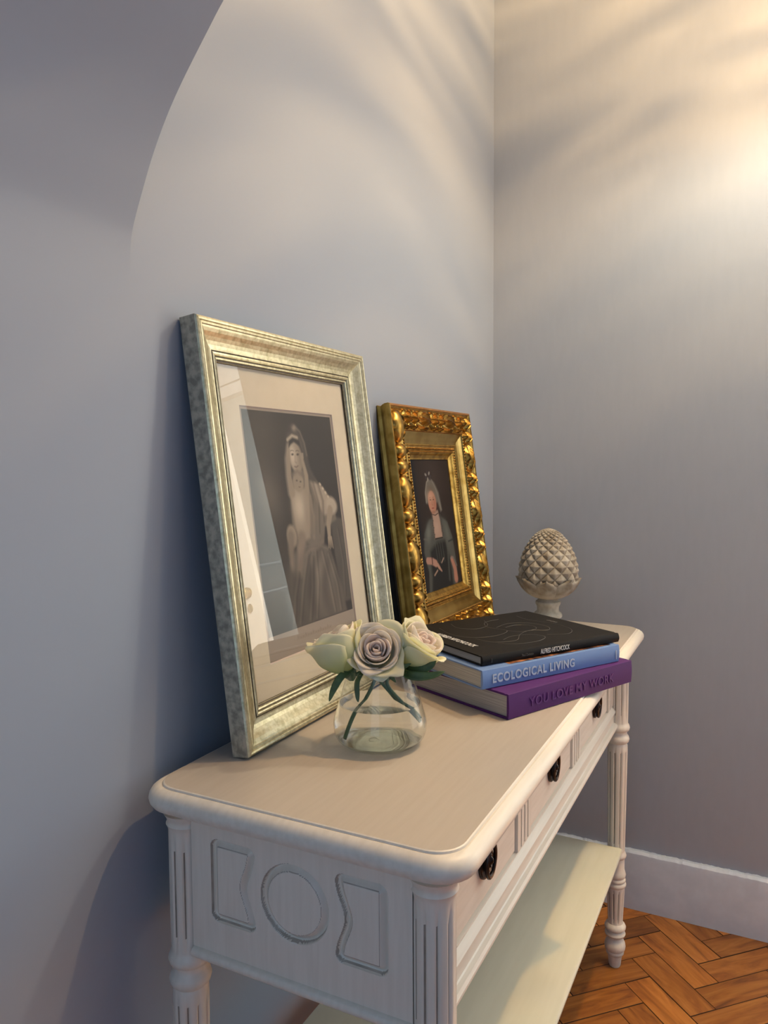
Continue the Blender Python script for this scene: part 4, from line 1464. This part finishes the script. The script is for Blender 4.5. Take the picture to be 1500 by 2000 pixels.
mb.lathe(wp + [(0.0553, wl - 0.001), (0.0551, wl + 0.0006), (0.0535, wl), (0.0, wl)], n=96, cap0=False, cap1=False)
mb.build('water', M['water'], V, True, False, 60)


# ------------------------------------------------------------------ roses
def petal(R_, Hh, half, flare, tip, th0, curl=0.0, seed=0, twist=0.0, z0=0.0):
    """one petal as a cupped sheet; th0 its direction round the axis, half its half-angle"""
    rr = random.Random(seed)
    nu, nv = 14, 12
    ph = rr.uniform(0, 6)
    rows, al = [], []
    for i in range(nv + 1):
        v = i / nv
        row = []
        for j in range(nu + 1):
            u = -1 + 2 * j / nu
            wv = math.sin(PI / 2 * min(1, v * 1.9 + 0.12)) ** 0.8
            edge = 1 - 0.34 * abs(u) ** 2.6 * v ** 1.5 + tip * math.exp(-(u / 0.22) ** 2) * v ** 6
            vv = v * edge
            th = th0 + u * half * wv + twist * v
            r = R_ * math.sin(PI / 2 * min(vv * 1.55 + 0.10, 1.0)) ** 0.75
            r += flare * max(0, vv - 0.45) ** 2 * 3.0
            r *= 1 + 0.035 * math.sin(3 * u + ph) * v
            z = z0 + Hh * (vv ** 0.92) - curl * max(0, vv - 0.72) ** 1.5 * 3.0
            z += 0.0012 * math.sin(4 * u + ph) * v
            row.append((r * math.cos(th), r * math.sin(th), z))
            al.append(v)
        rows.append(row)
    mb_ = MB()
    mb_.grid(rows)
    return mb_, al


def make_rose(loc, axis, label, scale, spin, stem_pts, layers, sepals, up=(0, 0, 1)):
    ax = Vector(axis).normalized()
    zx = Vector(up).cross(ax).normalized()
    zy = ax.cross(zx)
    m4 = basis(loc, zx, zy, ax) @ Matrix.Rotation(spin, 4, 'Z') @ Matrix.Scale(scale, 4)
    rose = thing('rose', loc, label, 'flower', 'roses in the glass vase')
    cnt = 0
    for (n, R_, Hh, half, flare, tip, curl, mt, z0) in layers:
        for k in range(n):
            th0 = 2 * PI * k / n + cnt * 0.71
            jit = random.Random(cnt * 13 + int(spin * 100))
            mb_, al = petal(R_ * jit.uniform(0.94, 1.06), Hh * jit.uniform(0.95, 1.05), half, flare * jit.uniform(0.6, 1.3), tip * jit.uniform(0, 1.6), th0, curl * jit.uniform(0.5, 1.4), cnt, 0.15, z0)
            mb_.v = [tuple(m4 @ Vector(p)) for p in mb_.v]
            o = mb_.build('petal', M[mt], rose, True, True, 80)
            at = o.data.attributes.new('along', 'FLOAT', 'POINT')
            at.data.foreach_set('value', al)
            sm = o.modifiers.new('thickness', 'SOLIDIFY')
            sm.thickness = 0.0022 if mt == 'petal_in' else 0.0012 if mt == 'petal_mid' else 0.0008
            sm.offset = 0.0
            cnt += 1
    # receptacle and sepals
    mb_ = MB()
    mb_.lathe([(0.0, -0.012), (0.004, -0.010), (0.0075, -0.004), (0.0085, 0.001), (0.006, 0.006), (0.0, 0.007)], n=16, cap0=False, cap1=False)
    mb_.v = [tuple(m4 @ Vector(p)) for p in mb_.v]
    mb_.build('calyx', M['stem'], rose, True, True)
    for pts, w in sepals:
        pts = catmull([tuple(p) for p in pts], 5)
        mb_ = MB()
        rows = []
        n = len(pts) - 1
        for i, p in enumerate(pts):
            t = i / n
            q = Vector(pts[min(i + 1, n)]) - Vector(pts[max(i - 1, 0)])
            side = q.cross(Vector((-0.75, -0.4, 0.25))).normalized()
            nrm = side.cross(q).normalized()
            wv = w * math.sin(PI * (0.10 + 0.90 * t)) ** 0.8
            rows.append([Vector(p) + side * wv * s_ + nrm * (abs(s_) * wv * 0.25) for s_ in (-1, -0.5, 0, 0.5, 1)])
        mb_.grid([[tuple(v) for v in r] for r in rows])
        o = mb_.build('sepal', M['leaf'], rose, True, True, 80)
        sm = o.modifiers.new('thickness', 'SOLIDIFY')
        sm.thickness = 0.0006
    mb_ = MB()
    mb_.tube([tuple(p) for p in catmull([tuple(p) for p in stem_pts], 6)], 0.0026, 10)
    mb_.build('stem', M['stem'], rose, True, True)
    return rose


# n, radius, height, half angle, flare, tip, curl, material, z0
LAY = [(2, 0.0045, 0.0290, 1.9, 0.000, 0.0, 0.0, 'petal_in', 0.004),
       (3, 0.0078, 0.0305, 1.5, 0.001, 0.0, 0.0, 'petal_in', 0.003),
       (3, 0.0115, 0.0315, 1.35, 0.002, 0.02, 0.001, 'petal_in', 0.002),
       (4, 0.0158, 0.0325, 1.15, 0.003, 0.02, 0.001, 'petal_in', 0.001),
       (4, 0.0205, 0.0330, 1.10, 0.005, 0.03, 0.002, 'petal_mid', 0.0),
       (4, 0.0255, 0.0330, 1.05, 0.008, 0.04, 0.004, 'petal_mid', 0.0),
       (4, 0.0300, 0.0330, 0.98, 0.014, 0.06, 0.007, 'petal_mid', 0.0),
       (4, 0.0325, 0.0335, 1.00, 0.022, 0.16, 0.010, 'petal_out', -0.001)]
LAYB = [(2, 0.0045, 0.0400, 1.9, 0.000, 0.0, 0.0, 'petal_in', 0.004),
        (3, 0.0085, 0.0420, 1.5, 0.000, 0.0, 0.0, 'petal_in', 0.003),
        (3, 0.0130, 0.0440, 1.35, 0.001, 0.02, 0.0, 'petal_in', 0.002),
        (4, 0.0180, 0.0455, 1.20, 0.002, 0.03, 0.001, 'petal_mid', 0.001),
        (4, 0.0225, 0.0465, 1.15, 0.003, 0.04, 0.002, 'petal_mid', 0.0),
        (4, 0.0260, 0.0470, 1.05, 0.006, 0.10, 0.003, 'petal_out', 0.0),
        (3, 0.0285, 0.0470, 1.15, 0.012, 0.14, 0.006, 'petal_out', -0.001)]
side = Vector((0.459, -0.888, 0))        # screen right
tow = Vector((-0.888, -0.459, 0))        # towards the camera
up = Vector((0, 0, 1))
base = Vector((VX, VY, H))
def at(s_, t_, z):
    return base + side * s_ + tow * t_ + up * z
# middle rose, facing the viewer
ax2 = tow * 0.80 + up * 0.52 + side * -0.05
h2 = at(-0.003, -0.002, 0.1215)
make_rose(h2, ax2, 'open white rose in the middle of the vase, its swirled pink-tinged heart facing out', 0.95, 0.3,
          [h2 - ax2.normalized() * 0.008, at(-0.002, -0.018, 0.100), at(-0.010, -0.018, 0.075), at(-0.030, -0.005, 0.040), at(-0.043, 0.010, 0.012)],
          LAY, [([at(-0.020, 0.004, 0.103), at(-0.030, 0.020, 0.092), at(-0.030, 0.028, 0.075), at(-0.029, 0.030, 0.066)], 0.0035),
                ([at(0.006, 0.004, 0.104), at(0.014, 0.015, 0.098), at(0.022, 0.016, 0.088)], 0.0032)])
ax1 = side * -0.40 + up * 0.85 + tow * -0.10
h1 = at(-0.042, 0.004, 0.1010)
make_rose(h1, ax1, 'greenish white rose at the left of the vase, turned away and showing its outer petals', 1.22, 1.2,
          [h1 - ax1.normalized() * 0.008, at(-0.014, 0.0, 0.100), at(0.006, -0.006, 0.078), at(0.028, -0.010, 0.050), at(0.050, 0.005, 0.030)],
          LAYB, [([at(-0.036, 0.010, 0.107), at(-0.052, 0.020, 0.098), at(-0.062, 0.024, 0.082), at(-0.068, 0.026, 0.066)], 0.0050)])
ax3 = side * 0.52 + up * 0.72 + tow * 0.20
h3 = at(0.035, -0.012, 0.1090)
make_rose(h3, ax3, 'white rose at the right of the vase, seen from the side against the black book', 1.08, 2.3,
          [h3 - ax3.normalized() * 0.008, at(0.018, -0.012, 0.104), at(0.010, -0.008, 0.080), at(0.030, 0.0, 0.056), at(0.052, 0.010, 0.036)],
          LAYB, [([at(0.030, 0.0, 0.108), at(0.050, 0.015, 0.105), at(0.068, 0.020, 0.112), at(0.076, 0.020, 0.124)], 0.0055),
                ([at(0.020, 0.0, 0.106), at(0.040, 0.022, 0.100), at(0.066, 0.026, 0.100), at(0.088, 0.020, 0.104)], 0.0060),
                ([at(0.020, 0.004, 0.106), at(0.010, 0.024, 0.106), at(0.028, 0.030, 0.112), at(0.042, 0.030, 0.118)], 0.0045)])
